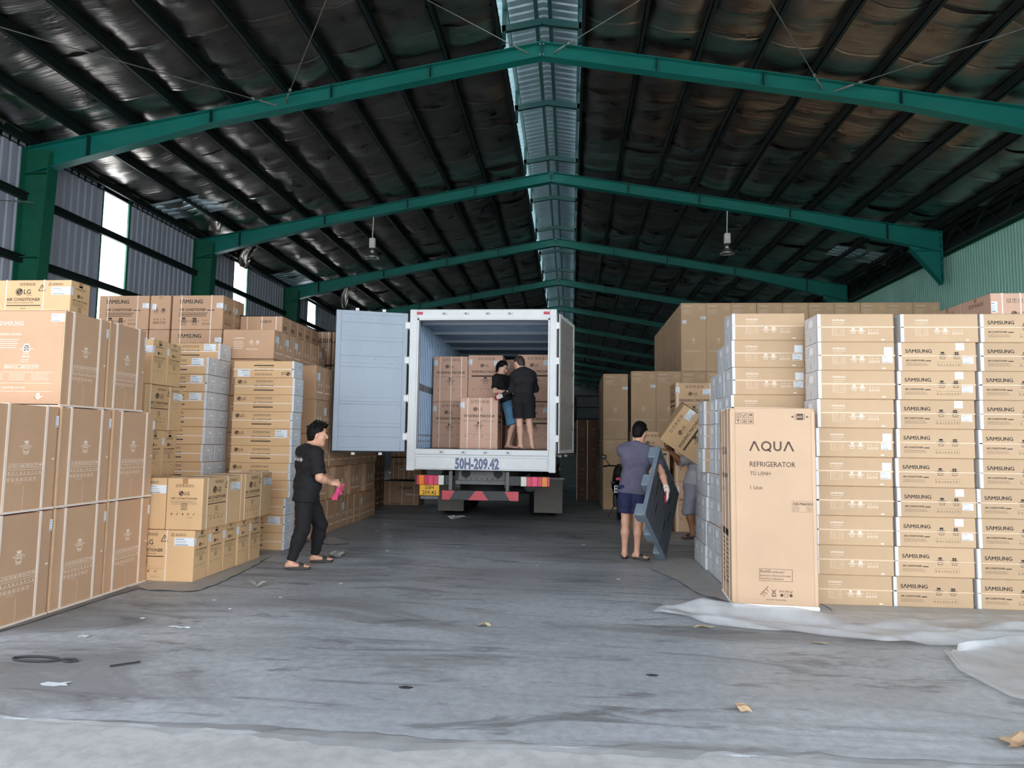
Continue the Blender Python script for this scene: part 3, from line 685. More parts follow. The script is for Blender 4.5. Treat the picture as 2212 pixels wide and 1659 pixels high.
def lg_flat(dims, cap=1):
    w, d, h = dims; k = Kind('air_conditioner_carton', dims, 'kraft_yellow'); M = ['ink_black', 'kraft_yellow']
    s = Ink().face(*FRONT(*dims)); s.lg(.09*w, .76*h, .034*w); s.lines(.10*w, .63*h, .08*w, 1, .01, .002, 0, 2); s.icons(.36*w, .74*h, .032*w, [0, 1, 2, 4, 6, 7, 7], .3)
    s.text('AIR CONDITIONER', .33*w, .48*h, .10*h, 0, .012, .33*w); s.lines(.33*w, .37*h, .33*w, 1, .02, .003, 0, 4); s.rect(.33*w, .24*h, .66*w, .30*h); s.lines(.52*w, .16*h, .12*w, 1, .01, .002, 0, 6)
    k.part('front_lettering', s.mesh('front_lettering', M)); k.part('strap', strap(w, d, h, 'z', .49*h, .012, 'strap_white'))
    for n, me in end_cap(w, d, h, cap, 1): k.part(n, me)
    k.stick = [('shipping_label', sticker(FRONT(*dims), .73*w, .52*h, .2*w, .42*h, 4))]
    return k
def samsung_outdoor(dims):
    w, d, h = dims; k = Kind('air_conditioner_carton', dims, 'kraft_tan'); s = Ink().face(*FRONT(*dims))
    s.text('SΛMSUNG', .145*w, .76*h, .115*h, 0, .02, .45*w); s.text('AIR CONDITIONER', .145*w, .54*h, .075*h, 0, .02, .52*w); s.rect(.69*w, .55*h, .83*w, .575*h)
    s.lines(.145*w, .47*h, .68*w, 3, .045*h, .009, 0, 7); s.clamp(.24*w, .16*h, .12*w); s.clamp(.45*w, .16*h, .12*w, 0, 1)
    for r in (0, 1): s.icons(.60*w, (.24-.11*r)*h, .038*w, [4, 3, 6, 5] if r == 0 else [4, 0, 1, 2], .3, 0, r == 1)
    k.part('front_lettering', s.mesh('front_lettering', 'ink_black'))
    s = Ink().face(*RIGHT(*dims)); s.clamp(.3*d, .5*h, .2*d); s.clamp(.66*d, .5*h, .2*d, 0, 1)
    for r in (0, 1): s.icons(.18*d, (.26-.1*r)*h, .13*d, [4, 3, 6, 5], .25, 0, r == 1)
    k.part('side_lettering', s.mesh('side_lettering', 'ink_black'))
    k.part('strap', strap(w, d, h, 'x', -.32*w, .012)); k.part('strap', strap(w, d, h, 'x', .27*w, .012)); k.part('shipping_label', sticker(FRONT(*dims), .87*w, .62*h, .13*w-.002, .15*h, 5)); k.part('shipping_label', sticker(RIGHT(*dims), .1*d, .57*h, .2*d, .18*h, 6)); k.part('closing_tape', top_tape(w, d, h))
    return k
def samsung_brown(dims, mat='kraft_brown', front=True, straps=0):
    """brown carton with pale print; two small clamp signs and a line of text on the aisle side"""
    w, d, h = dims; k = Kind('appliance_carton', dims, mat)
    s = Ink().face(*RIGHT(*dims)); s.clamp(.36*d, .40*h, .16*d); s.clamp(.68*d, .40*h, .16*d, 0, 1)
    for i in range(7): s.rect((.16+.1*i)*d, .20*h, (.23+.1*i)*d, .245*h)
    k.part('side_lettering', s.mesh('side_lettering', 'ink_white'))
    if front:
        s = Ink().face(*FRONT(*dims)); s.text('SΛMSUNG', .22*w, .68*h, .05*h, 0, .02, .2*w); s.lines(.22*w, .58*h, .2*w, 5, .06*h, .008, 0, 4); s.clamp(.56*w, .5*h, .07*w); s.clamp(.68*w, .5*h, .07*w, 0, 1); s.icons(.46*w, .30*h, .03*w, [4, 3, 6, 5, 0, 1], .3)
        k.part('front_lettering', s.mesh('front_lettering', 'ink_white'))
    k.part('closing_tape', top_tape(w, d, h, .12, .05))
    k.stick = [('shipping_label', sticker(RIGHT(*dims), .12*d, .55*h, .34*d, .24*h, 7))]
    k.band = [('strap', strap(w, d, h, 'y', -.46*d, .016, 'cord_cream'))]
    return k
def washer_side(dims):
    """big strapped washing-machine carton; pale print on the aisle side"""
    w, d, h = dims; k = Kind('washing_machine_carton', dims, 'kraft_tan'); s = Ink().face(*RIGHT(*dims))
    u = .50*d; s.clamp(u, .57*h, .12*d); s.text('SIDE', u, .535*h, .022*h, 0, .01, None, 'c')
    for i in range(8): s.icon((6, 4, 5, 3, 4, 0, 1, 2)[i], .24*d+i*.068*d, .41*h, .055*d)
    s.frame(.23*d, .345*h, .79*d, .395*h, .003)
    for i in range(9): s.icon((7, 6, 5, 7, 6, 7, 5, 6, 7)[i], .24*d+i*.06*d, .348*h, .048*d, 0, False)
    for i in range(7): s.icon((2, 7, 4, 4, 6, 5, 1)[i], .235*d+i*.068*d, .285*h, .045*d)
    s.lines(.36*d, .265*h, .13*d, 1, .01, .003, 0, 3); s.rect(.497*d, .01, .501*d, .24*h)
    s.poly([(.95*d, .47*h), (.975*d, .485*h), (.95*d, .50*h)]); s.rect(.93*d, .479*h, .95*d, .491*h)
    k.part('side_lettering', s.mesh('side_lettering', 'ink_white'))
    for at in (-.30, .30): k.part('strap', strap(w, d, h, 'y', at*d, .022, 'strap_white', .006))
    k.part('corner_cord', strap(w, d, h, 'y', -.49*d, .016, 'cord_cream', .008)); k.part('shipping_label', sticker(RIGHT(*dims), .955*d, .80*h, .05*d, .11*h, 2))
    m = MB(); m.box(-w/2-.004, w/2+.012, -d/2, d/2, -.004, .014); k.part('foam_base', m.mesh('foam_base', 'strap_white'))
    return k
def washer_front(dims):
    w, d, h = dims; k = washer_side(dims); s = Ink().face(*FRONT(*dims))
    s.text('SΛMSUNG', .20*w, .84*h, .045*h, 0, .006, .30*w); s.text('WASHING MACHINE', .20*w, .735*h, .024*h, 0, .01, .28*w); s.lines(.20*w, .69*h, .28*w, 5, .022*h, .004, 0, 6)
    s.clamp(.56*w, .555*h, .10*w, 0); s.rect(.52*w, .56*h, .60*w, .63*h); s.text('BACK', .56*w, .50*h, .024*h, 0, .01, None, 'c'); s.lines(.50*w, .475*h, .12*w, 2, .02*h, .004, 0, 3)
    s.icons(.30*w, .385*h, .045*w, [4, 3, 6, 5, 4, 0, 1, 2], .2)
    for v in (.345, .23, .145): s.rect(.06*w, v*h, .90*w, (v+.003)*h)
    for c in range(3): s.lines((.10+.27*c)*w, .325*h, .24*w, 4, .02*h, .003, 0, 7+c)
    s.text('CLAMP BELOW LINE', .43*w, .175*h, .02*h, 0, .01, None, 'c'); s.poly([(.68*w, .09*h), (.74*w, .125*h), (.80*w, .09*h), (.77*w, .09*h), (.77*w, .13*h), (.71*w, .13*h), (.71*w, .09*h)][:1]+[(.80*w, .10*h), (.74*w, .06*h), (.68*w, .10*h)][:3]); s.rect(.72*w, .10*h, .76*w, .13*h)
    k.parts.append(('front_lettering', s.mesh('front_lettering', 'ink_white'))); k.parts.append(('shipping_label', sticker(FRONT(*dims), .84*w, .88*h, .16*w, .085*h, 5)))
    return k
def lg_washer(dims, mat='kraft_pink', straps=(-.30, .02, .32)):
    w, d, h = dims; k = Kind('washing_machine_carton', dims, mat); M = ['ink_brown', mat]
    s = Ink().face(*FRONT(*dims)); s.icons(.28*w, .895*h, .075*w, [0, 1, 2, 3, 4], .35); s.lg(.40*w, .775*h, .055*w); s.lines(.50*w, .72*h, .16*w, 1, .01, .003, 0, 2)
    s.text('WASHING MACHINE', .10*w, .615*h, .055*h, 0, .012, .82*w); s.frame(.10*w, .535*h, .92*w, .56*h, .003); s.clamp(.50*w, .40*h, .17*w, 0, 0)
    s.lines(.38*w, .345*h, .24*w, 1, .01, .003, 0, 6); s.rect(.10*w, .285*h, .92*w, .288*h); s.icons(.13*w, .225*h, .06*w, [7, 6, 5, 7], 2.6, 0, False); s.lines(.70*w, .19*h, .2*w, 1, .01, .003, 0, 5); s.disc(.52*w, .08*h, .012*w, 0, n=8); s.rect(.1*w, .02*h, .92*w, .023*h)
    k.part('front_lettering', s.mesh('front_lettering', M))
    for f, nm in ((RIGHT, 'side_lettering'), (LEFT, 'side_lettering')):
        s = Ink().face(*f(*dims)); s.lg(.40*d, .775*h, .055*d); s.text('WASHING MACHINE', .10*d, .615*h, .055*h, 0, .012, .82*d); s.rect(.08*d, .52*h, .92*d, .55*h); s.clamp(.5*d, .38*h, .15*d); s.icons(.2*d, .22*h, .07*d, [7, 6, 5, 0], 1.5); s.icons(.28*d, .895*h, .075*d, [0, 1, 2, 3, 4], .35); k.part(nm, s.mesh(nm, M))
    for a in straps: k.part('strap', strap(w, d, h, 'x', a*w, .016))
    k.part('shipping_label', sticker(FRONT(*dims), 0.003, .79*h, .11*w, .12*h, 4)); k.part('closing_tape', top_tape(w, d, h))
    k.big = [('shipping_label', sticker(FRONT(*dims), .74*w, .76*h, .25*w, .12*h, 4))]
    s = Ink().face(*FRONT(*dims)); s.off = .0016; s.rect(.10*w, .53*h, .92*w, .565*h); k.bar = [('printed_bar', s.mesh('printed_bar', 'ink_brown'))]
    return k
def tall_fridge(dims):
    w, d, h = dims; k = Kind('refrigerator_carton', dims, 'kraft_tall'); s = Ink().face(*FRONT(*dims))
    s.text('SΛMSUNG', .09*w, .945*h, .020*h, 0, .006, .37*w); s.rect(.09*w, .893*h, .46*w, .898*h); s.lines(.09*w, .878*h, .36*w, 4, .014*h, .004, 0, 3); s.disc(.50*w, .832*h, .018*w, 0, n=8); s.lines(.74*w, .94*h, .18*w, 3, .018*h, .006, 0, 5)
    s.clamp(.5*w, .44*h, .12*w); s.lines(.42*w, .425*h, .16*w, 3, .012*h, .004, 0, 8)
    for i in range(10): s.icon((6, 4, 5, 5, 4, 4, 0, 1, 2, 3)[i], .10*w+i*.078*w, .285*h, .058*w)
    s.lines(.55*w, .07*h, .3*w, 1, .01, .004, 0, 2); s.frame(.08*w, .02*h, .92*w, .045*h, .003)
    k.part('front_lettering', s.mesh('front_lettering', 'ink_white'))
    s = Ink().face(*LEFT(*dims)); s.lines(.15*d, .3*h, .6*d, 3, .03*h, .008, 0, 3); s.rect(.2*d, .34*h, .85*d, .345*h); k.part('side_lettering', s.mesh('side_lettering', 'ink_soft'))
    k.part('closing_tape', top_tape(w, d, h, .1)); k.part('edge_band', strap(w, d, h, 'y', -.485*d, .02, 'cord_cream', .004))
    k.stick = [('shipping_label', sticker(FRONT(*dims), .78*w, .76*h, .215*w, .045*h, 3))]
    k.stick2 = [('shipping_label', sticker(FRONT(*dims), .045*w, .70*h, .17*w, .05*h, 3, 'sticker_white', False))]
    return k
def aqua_kind(dims, mat='kraft_brown'):
    w, d, h = dims; k = Kind('appliance_carton', dims, mat); s = Ink().face(*FRONT(*dims)); s.aqua(.62*w, .66*h, .125*h, 0, .2); s.rect(.1*w, .10*h, .9*w, .11*h); s.rect(.1*w, .06*h, .5*w, .07*h)
    k.part('front_lettering', s.mesh('front_lettering', 'ink_black')); 
    s = Ink().face(*RIGHT(*dims)); s.aqua(.5*d, .7*h, .06*h, 0, .2); s.lines(.15*d, .5*h, .5*d, 4, .05*h, .01, 0, 2); s.icons(.2*d, .15*h, .1*d, [0, 1, 2, 3], .4); k.part('side_lettering', s.mesh('side_lettering', 'ink_black'))
    for a in (-.33, .02, .36): k.part('strap', strap(w, d, h, 'x', a*w, .014))
    m = MB(); m.box(-w/2-.004, w/2+.004, -d/2-.004, d/2+.004, h-.012, h+.006); m.box(-w/2-.004, w/2+.004, -d/2-.004, d/2+.004, 0, .012); k.part('edge_protector', m.mesh('edge_protector', 'rubber')); k.stick = [('shipping_label', sticker(FRONT(*dims), .62*w, .42*h, .16*w, .06*h, 3)), ('shipping_label', sticker(FRONT(*dims), .78*w, .40*h, .24*w-.03, .09*h, 3, 'sticker_pink', False))]
    return k
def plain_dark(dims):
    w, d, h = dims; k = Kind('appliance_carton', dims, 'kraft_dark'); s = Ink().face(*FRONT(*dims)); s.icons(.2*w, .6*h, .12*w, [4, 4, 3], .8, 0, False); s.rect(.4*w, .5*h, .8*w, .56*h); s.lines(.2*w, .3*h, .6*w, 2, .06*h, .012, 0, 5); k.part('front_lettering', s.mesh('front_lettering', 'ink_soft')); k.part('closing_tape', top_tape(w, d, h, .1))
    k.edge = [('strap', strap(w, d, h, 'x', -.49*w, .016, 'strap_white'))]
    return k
# ------------------------------------------------------------------ cartons: where each one stands
def j(a): return random.uniform(-a, a)
def nth_top(i, n): return 'top' if i == n-1 else ('bottom' if i == 0 else ORD[n-1-i]+' from top')
def right_stacks():
    D = (.722, .37, .2822); P = .2834
    kb, kc = samsung_white(D), samsung_black(D)
    for i in range(10):
        o = kb.put(3.085+.0105*i-.361+j(.012), 6.98+.185+j(.008), i*P, 'pale-printed long carton, %s, first stack right of lone refrigerator carton' % nth_top(i, 10), 'long cartons in the near right stacks', j(.008), extra=kb.stick if i in (8, 5, 4) else ())
    for i in range(10):
        k = kb if i == 9 else kc
        k.put(3.112+.0142*i+.361+j(.012), 7.0+.185+j(.008), i*P, '%s-printed long carton, %s, second stack right of lone refrigerator carton' % ('pale' if i == 9 else 'black', nth_top(i, 10)), 'long cartons in the near right stacks', j(.008), extra=k.stick if i in (8, 7, 6, 3, 2) else ())
    for i in range(10):
        kc.put(3.868+.0146*i+.361+j(.012), 7.0+.185+j(.008), i*P, 'black-printed long carton, %s, third stack right of lone refrigerator carton' % nth_top(i, 10), 'long cartons in the near right stacks', j(.008))
    D = (.755, .375, .2925); P = .2938; ka = samsung_white(D)
    cols = ((7.50, 10, 'behind lone refrigerator carton'), (7.885, 9, 'second white-ended column along the aisle'), (8.27, 8, 'third white-ended column along the aisle'), (8.655, 7, 'fourth white-ended column along the aisle'), (9.04, 4, 'rearmost white-ended column along the aisle'))
    for c, (y, n, nm) in enumerate(cols):
        for i in range(n):
            xl = 1.672+.0083*i-(.055 if c == 3 and i > 3 else 0)-(.012 if c > 2 else 0)+j(.010)
            ka.put(xl+.3775, y+.1875, i*P, 'white-ended long carton, %s, in stack %s' % (nth_top(i, n), nm) if c == 0 else 'white-ended long carton, %s, %s' % (nth_top(i, n), nm), 'white-ended long cartons along the aisle', j(.006), extra=ka.stick if c == 0 and i in (8, 7) else ())
right_stacks()

def lone_fridge():
    w, d, h = .765, .70, 1.83
    k = Kind('refrigerator_carton', (w, d, h), 'kraft_peach'); s = Ink().face(*FRONT(w, d, h))
    U = lambda x: (x-1588.5)/187*w; V = lambda y: (1313-y)/432*h
    for r in (0, 1):
        for c in range(3): s.icon((0, 6, 2, 1, 4, 5)[r*3+c], U(1600.8+14.4*c), V(903+14*r), .048)
    s.rect(U(1737), V(907), U(1751), V(893)); s.text('BACK', U(1744), V(902.5), .02, 1, .03, .046, 'c', .0008)
    for sg in (-1, 1):
        s.rect(U(1744+sg*10)-.002, V(907), U(1744+sg*10)+.002, V(893)); s.rect(*sorted((U(1744+sg*14), U(1744+sg*19)))[:1], V(900.8), max(U(1744+sg*14), U(1744+sg*19)), V(899.2)); s.poly([(U(1744+sg*13), V(900)), (U(1744+sg*16.5), V(903)), (U(1744+sg*16.5), V(897))])
    s.aqua(U(1682), V(977), .092, 0, .17)
    s.text('REFRIGERATOR', U(1631.6), V(1012), .047, 0, .008, U(1732.4)-U(1631.6)); s.text('TỦ LẠNH', U(1632), V(1031), .034, 0, .004, U(1676.7)-U(1632)); s.text('1 Unit', U(1632), V(1062.5), .033, 0, .004)
    s.frame(U(1723), V(1110), w-.002, V(1086), .0015); s.text('AQR-M466XA(GB)', U(1725), V(1095), .026, 0, .004, U(1772)-U(1725)); s.lines(U(1725), V(1099), .07, 4, .012, .003, 0, 3); s.lines(U(1754), V(1099), .06, 4, .012, .003, 0, 4)
    s.frame(U(1649), V(1261.5), U(1721), V(1235), .003); s.text('RoHS', U(1651.5), V(1244), .028); s.text('COMPLIANT', U(1674), V(1244), .017, 0, 0, .125)
    s.text('Restriction of the use of certain', U(1651), V(1251.5), .017, 0, 0, .27); s.text('Hazardous Substances', U(1651), V(1258), .017, 0, 0, .205)
    s.line((U(1650), V(1292)), (U(1668), V(1273)), .005); s.line((U(1655), V(1285)), (U(1667), V(1289)), .004); s.line((U(1663), V(1278)), (U(1668), V(1284)), .004); s.arc(U(1658), V(1292), .012, 0, 360, .003)
    s.line((U(1675), V(1279)), (U(1685), V(1291)), .004); s.line((U(1685), V(1279)), (U(1675), V(1291)), .004); s.frame(U(1677), V(1290), U(1683), V(1282), .003); s.rect(U(1675), V(1294.5), U(1685), V(1292.5))
    s.text('MAX 800 kgf', U(1692), V(1285), .019, 0, 0, .117); s.frame(U(1702), V(1294.5), U(1711), V(1287.5), .003); s.disc(U(1697), V(1291), .014); s.disc(U(1717), V(1291), .014); s.text('DO NOT TRUCK HERE', U(1685), V(1303), .013, 0, 0, .175, 'c')
    s.rect(.045, .0, .0462, h); s.rect(w-.022, 0, w-.021, h)
    k.part('front_lettering', s.mesh('front_lettering', ['ink_brown', 'kraft_peach']))
    s = Ink().face(*LEFT(w, d, h)); s.aqua(.47*d, .755*h, .075, 0, .17); s.text('REFRIGERATOR', .22*d, .63*h, .045, 0, .012, .5*d); s.text('TỦ LẠNH', .22*d, .56*h, .032); s.text('1 Unit', .22*d, .46*h, .03)
    s.frame(.10*d, .83*h, .22*d, .97*h, .003); s.frame(.1*d, .78*h, .22*d, .82*h, .003); s.rect(.22*d, .325*h, .78*d, .36*h); s.lines(.24*d, .30*h, .22*d, 10, .024*h, .01, 0, 4); s.lines(.52*d, .30*h, .26*d, 10, .024*h, .01, 0, 9); s.icons(.3*d, .05*h, .09, [5, 6], .5, 0, False); s.rect(.05*d, .36*h, .13*d, .43*h, 1)
    k.part('side_lettering', s.mesh('side_lettering', ['ink_black', 'sticker_white']))
    for at in (.24, .02, -.30): k.part('strap', strap(w, d, h, 'y', at*d, .013, 'strap_white', .004))
    for sx in (-1, 1):
        m = MB(); a, b = sorted((sx*w/2+sx*.004, sx*w/2-sx*.03)); m.box(a, b, -d/2-.004, -d/2+.002, .01, h-.03); m.box(*sorted((sx*w/2-sx*.001, sx*w/2+sx*.004)), -d/2-.004, -d/2+.03, .01, h-.03); k.part('corner_board', m.mesh('corner_board', 'kraft_peach'))
    m = MB(); m.cbox(-w/2+.004, w/2+.012, -d/2-.012, d/2, -.036, .001, .008); k.part('foam_base', m.mesh('foam_base', 'foam_white')); k.part('closing_tape', top_tape(w, d, h))
    a = math.radians(-4)
    k.put(1.929, 6.70+.345, .042, 'tall lone refrigerator carton with big dark wordmark standing on plastic sheet', None, a)
lone_fridge()

def right_back():
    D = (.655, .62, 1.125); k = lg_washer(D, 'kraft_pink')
    for r in range(3):
        for i in range(3):
            k.put(5.04+.3275+j(.008), 8.6+.31+r*.645, i*1.13, 'strapped washing machine carton beyond black-printed stacks, %s tier, %s from front' % (('bottom', 'middle', 'top')[i], ORD[r]), 'strapped washing machine cartons beyond the near right stacks', j(.006))
    # tall refrigerator cartons at the back right, two and three tiers high
    D = (.562, .62, 1.592); k = tall_fridge(D); k0 = tall_fridge((.558, .62, 1.51)); k1 = tall_fridge((.558, .62, 1.608))
    gr = 'tall refrigerator cartons at the back right'
    for r in range(4):
        for i in (0, 1): (k0 if i else k1).put(1.043+j(.004), 16.05+.31+r*.63, i*1.614, 'narrow tall carton nearest the lorry, %s tier, %s row' % (('lower', 'upper')[i], ORD[r]), gr, j(.004), extra=k0.stick if i and not r else ())
    for c in range(12):
        for i in range(3):
            if i == 2 and c < 2: continue
            ex = list(k.stick if (i == 2 and c < 5) or (i == 1 and c == 0) else [])+list(k.stick2 if i == 2 and c < 3 else [])
            k.put(1.402+.281+c*.5755+j(.003), 16.05+.31, i*1.6, 'tall refrigerator carton, %s tier, number %s from the lorry in front row' % (('bottom', 'middle', 'top')[i], ORD[c+1]), gr, 0, extra=ex)
    for r in range(1, 8):
        for i in range(3): k.put(1.402+.281+2*.5755+j(.003), 16.05+.31+r*.63, i*1.6, 'tall refrigerator carton, %s tier, row %s behind the front row' % (('bottom', 'middle', 'top')[i], ORD[r]), gr, 0)
    # washing machines beside the man with the pallet
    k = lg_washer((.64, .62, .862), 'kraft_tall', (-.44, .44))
    def p(x, y, z, lab, ex=()): k.put(x, y+.31, z, lab, 'washing machine cartons behind the pallet', j(.01), extra=ex)
    for i in (0, 1): p(1.42, 12.25, i*.866, 'washing machine carton, %s one, straight behind the grey pallet' % ('lower', 'upper')[i], k.bar if i else ())
    for i in (0, 1): p(2.15, 12.28, i*.866, 'washing machine carton, %s one, behind the porter in grey' % ('lower', 'upper')[i])
    p(2.16, 12.25, 1.734, 'topmost washing machine carton, just behind the tilted one', k.big)
    kt = lg_washer((.66, .60, .862), 'kraft_yellow', ())
    kt.parts = [q for q in kt.parts if q[0] != 'shipping_label']
    x = nrm((.54, -.16, .80)); z = nrm(np.array((-.80, -.02, .56))-x*np.dot(x, (-.80, -.02, .56))); y = np.cross(z, x)
    M = Matrix([[x[r], y[r], z[r], 0] for r in range(3)]+[[0, 0, 0, 1]]); c = np.array((1.95, 11.09, 1.66))-z*.431; M.translation = c
    kt.put(0, 0, 0, 'tilted washing machine carton carried by the porter in grey', None, M=M, extra=kt.big+kt.bar)
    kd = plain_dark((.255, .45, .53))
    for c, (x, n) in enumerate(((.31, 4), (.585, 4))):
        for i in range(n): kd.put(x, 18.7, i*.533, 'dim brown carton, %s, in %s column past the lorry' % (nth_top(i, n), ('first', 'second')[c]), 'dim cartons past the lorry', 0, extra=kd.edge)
right_back()

def left_stacks():
    gr = 'big strapped washing machine cartons'
    k = washer_side((.70, .672, .872))
    for t in (0, 1):
        for c in range(3): k.put(-4.80+j(.006), 4.965+.336+.69*c, t*.889+.006, 'big strapped tan carton, %s tier, %s from the doorway' % (('bottom', 'middle')[t], ORD[c]), gr, j(.005))
    kf = washer_front((.78, .585, .855)); ks = washer_side((.78, .585, .855))
    kf.put(-4.90, 5.70+.2925, 1.782, 'big strapped tan carton with pale wordmark, topmost nearest the doorway', gr); ks.put(-4.90, 6.30+.2925, 1.782, 'big strapped tan carton with pale side print, topmost of rear column', gr)
    for t in range(3): k.put(-5.88, 6.62+.336, t*.886+.004, 'big tan carton standing behind the strapped ones, %s tier' % ('bottom', 'middle', 'top')[t], gr)
    gl = 'outdoor unit cartons on the left'
    D = (.83, .30, .535); kl = lg_outdoor(D); ku = lg_outdoor((.83, .40, .543)); kt = lg_outdoor((.85, .30, .545)); kw = lg_outdoor((.83, .285, .515))
    kt.put(-5.845, 7.06, 2.665, 'outdoor unit carton lying on top of the big strapped cartons', gl)
    for c in range(5): kl.put(-4.365+j(.004), 7.045+.15+.318*c, 0, 'outdoor unit carton in floor row by the doorway, %s in the row' % ORD[c], gl, j(.006))
    ku.put(-4.705, 7.05+.2, .54, 'outdoor unit carton in second layer, partly hidden by big strapped cartons', gl)
    ku.put(-4.08, 7.045+.415, .54, 'outdoor unit carton in second layer, long side to the aisle', gl, math.pi/2); ku.put(-4.08, 7.90+.415, .54, 'outdoor unit carton in second layer, rear one along the aisle', gl, math.pi/2)
    for t in range(5):
        z = t*.532
        if t == 3:
            ko = lg_outdoor((.74, .40, .525)); ko.put(-5.0, 7.46+.37-.08, z, 'outdoor unit carton with big wordmark to the aisle, in narrow stack', gl, math.pi/2)
        else:
            for c in (0, 1): kw.put(-5.215, 7.46+.145+.295*c, z, 'outdoor unit carton with narrow side to the aisle, level %s, %s' % (ORD[t], ('front', 'rear')[c]), gl, j(.006))
    # flat indoor-unit cartons with white ends
    D = (.87, .305, .2345); P = .2362; k = lg_flat(D); kx = lg_flat(D, -1); gf = 'flat indoor unit cartons with white ends'
    for i in range(11):
        lab = 'flat yellow carton with white end, %s, in stack beside the walking man' % nth_top(i, 11)
        x = (-4.315 if i < 3 else -4.265)+j(.010)
        if i == 10:
            M = Matrix.Rotation(math.pi, 4, 'Y'); M.translation = (x, 9.2+.1525, i*P+D[2]); kx.put(0, 0, 0, lab.replace('with white end, top', 'turned upside down on top'), gf, M=M, extra=kx.stick)
        else: k.put(x, 9.2+.1525+j(.006), i*P, lab, gf, j(.006), extra=k.stick if i in (6, 1) else ())
    P = .2378
    for c, n in ((0, 11), (1, 12)):
        for i in range(n): k.put(-5.365+j(.010), 8.9+.1525+.315*c, i*P, 'flat yellow carton with white end, %s, in %s column of second flat stack' % (nth_top(i, n), ('front', 'rear')[c]), gf, j(.006), extra=k.stick if (c == 0 and i > 7) or (c == 1 and i == 11) else ())
    # outdoor unit cartons with black print, high up
    D = (.80, .32, .518); P = .5226; k = samsung_outdoor(D); gs = 'black-printed outdoor unit cartons high on the left'
    for c, (x, y, rz) in enumerate(((-6.77, 9.75, 0), (-5.60, 9.75, 0), (-5.60, 10.09, 0), (-6.19, 9.75, -math.pi/2))):
        for i in range(7):
            if c == 3: k.put(x, y+.40, i*P, 'outdoor unit carton end-on between black-printed ones, %s' % nth_top(i, 7), gs, rz)
            else: k.put(x, y+.16, i*P, 'black-printed outdoor unit carton, %s, %s' % (nth_top(i, 7), ('column nearest the left wall', 'column above the flat cartons', 'column behind the flat cartons')[c]), gs, 0)
    # brown appliance cartons reaching back along the aisle
    gb = 'brown appliance cartons along the left aisle'
    kb = samsung_brown((.78, .345, .43), 'kraft_tan')
    for r in range(6): kb.put(-4.69, 9.56+.1725+.35*r, 2.672, 'brown carton in highest row above the aisle, %s in the row' % ORD[r], gb, 0, extra=(kb.stick if r < 3 or r == 5 else [])+(kb.band if r == 5 else []))
    kh = samsung_brown((.78, .345, .528))
    for r in (0, 1):
        for t in range(5): kh.put(-4.69, 9.56+.1725+.35*r, t*.534, 'brown carton behind upside-down flat carton stack, level %s, %s' % (ORD[t], ('front', 'rear')[r]), gb)
    km = samsung_brown((.78, .345, .53))
    tiers = ((0, 10.34, 10), (2, 10.34, 10), (3, 10.34, 5), (4, 10.34, 5))
    nm = {0: 'floor row', 2: 'third layer', 3: 'fourth layer', 4: 'fifth layer'}
    for t, y, n in tiers:
        for r in range(n): km.put(-4.34+j(.004), y+.1725+.35*r, t*.534, 'brown carton in %s along left aisle, %s from the front' % (nm[t], ORD[r]), gb, 0, extra=(km.stick if (r+t) % 3 == 1 else [])+(km.band if (r+2*t) % 4 == 2 else []))
    kg = samsung_brown((.78, .66, .525))
    kg.parts += [('strap', strap(.78, .66, .525, 'y', a, .02, 'cord_cream')) for a in (-.27, .27)]+[('shipping_label', sticker(RIGHT(.78, .66, .525), .6, .3, .05, .12, 2))]
    for r, (y, x) in enumerate(((10.40, -.02), (11.24, .02), (12.12, .0), (12.98, .03))): kg.put(-4.34+x, y+.33, .534, 'strapped brown carton in second layer along left aisle, %s from the front' % ORD[r], gb)
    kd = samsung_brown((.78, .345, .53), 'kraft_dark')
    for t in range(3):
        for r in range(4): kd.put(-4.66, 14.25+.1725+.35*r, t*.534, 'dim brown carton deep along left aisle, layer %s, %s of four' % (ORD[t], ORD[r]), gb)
    ga = 'cartons with barless wordmark on the left'
    k = aqua_kind((.68, .30, .33), 'kraft_tan')
    for r in range(5): k.put(-4.84, 10.26+.15+.31*r, 3.106, 'small carton with dark wordmark high on brown cartons, %s in the row' % ORD[r], ga)
    k = aqua_kind((.34, .6, .625), 'kraft_brown')
    for t in range(3):
        for c in (0, 1): k.put(-4.55+.36*c, 12.13+.3, 1.602+t*.632, 'strapped carton with dark wordmark left of the open lorry door, %s, %s' % (('lowest', 'middle', 'highest')[t], ('left', 'right')[c]), ga, extra=k.stick[:1])
    k = aqua_kind((.84, .6, .572), 'kraft_brown'); k2 = aqua_kind((.365, .6, .515), 'kraft_brown')
    k.put(-3.92, 15.9+.3, 0, 'wide strapped carton with dark wordmark on floor behind number plate', ga, extra=k.stick)
    for t in range(2):
        for c in (0, 1): k2.put(-4.01+.375*c, 15.92+.3, .60+t*.523, 'carton above the wide strapped one near number plate, %s, %s' % (('lower', 'upper')[t], ('left', 'right')[c]), ga, extra=k2.stick[:1])
left_stacks()
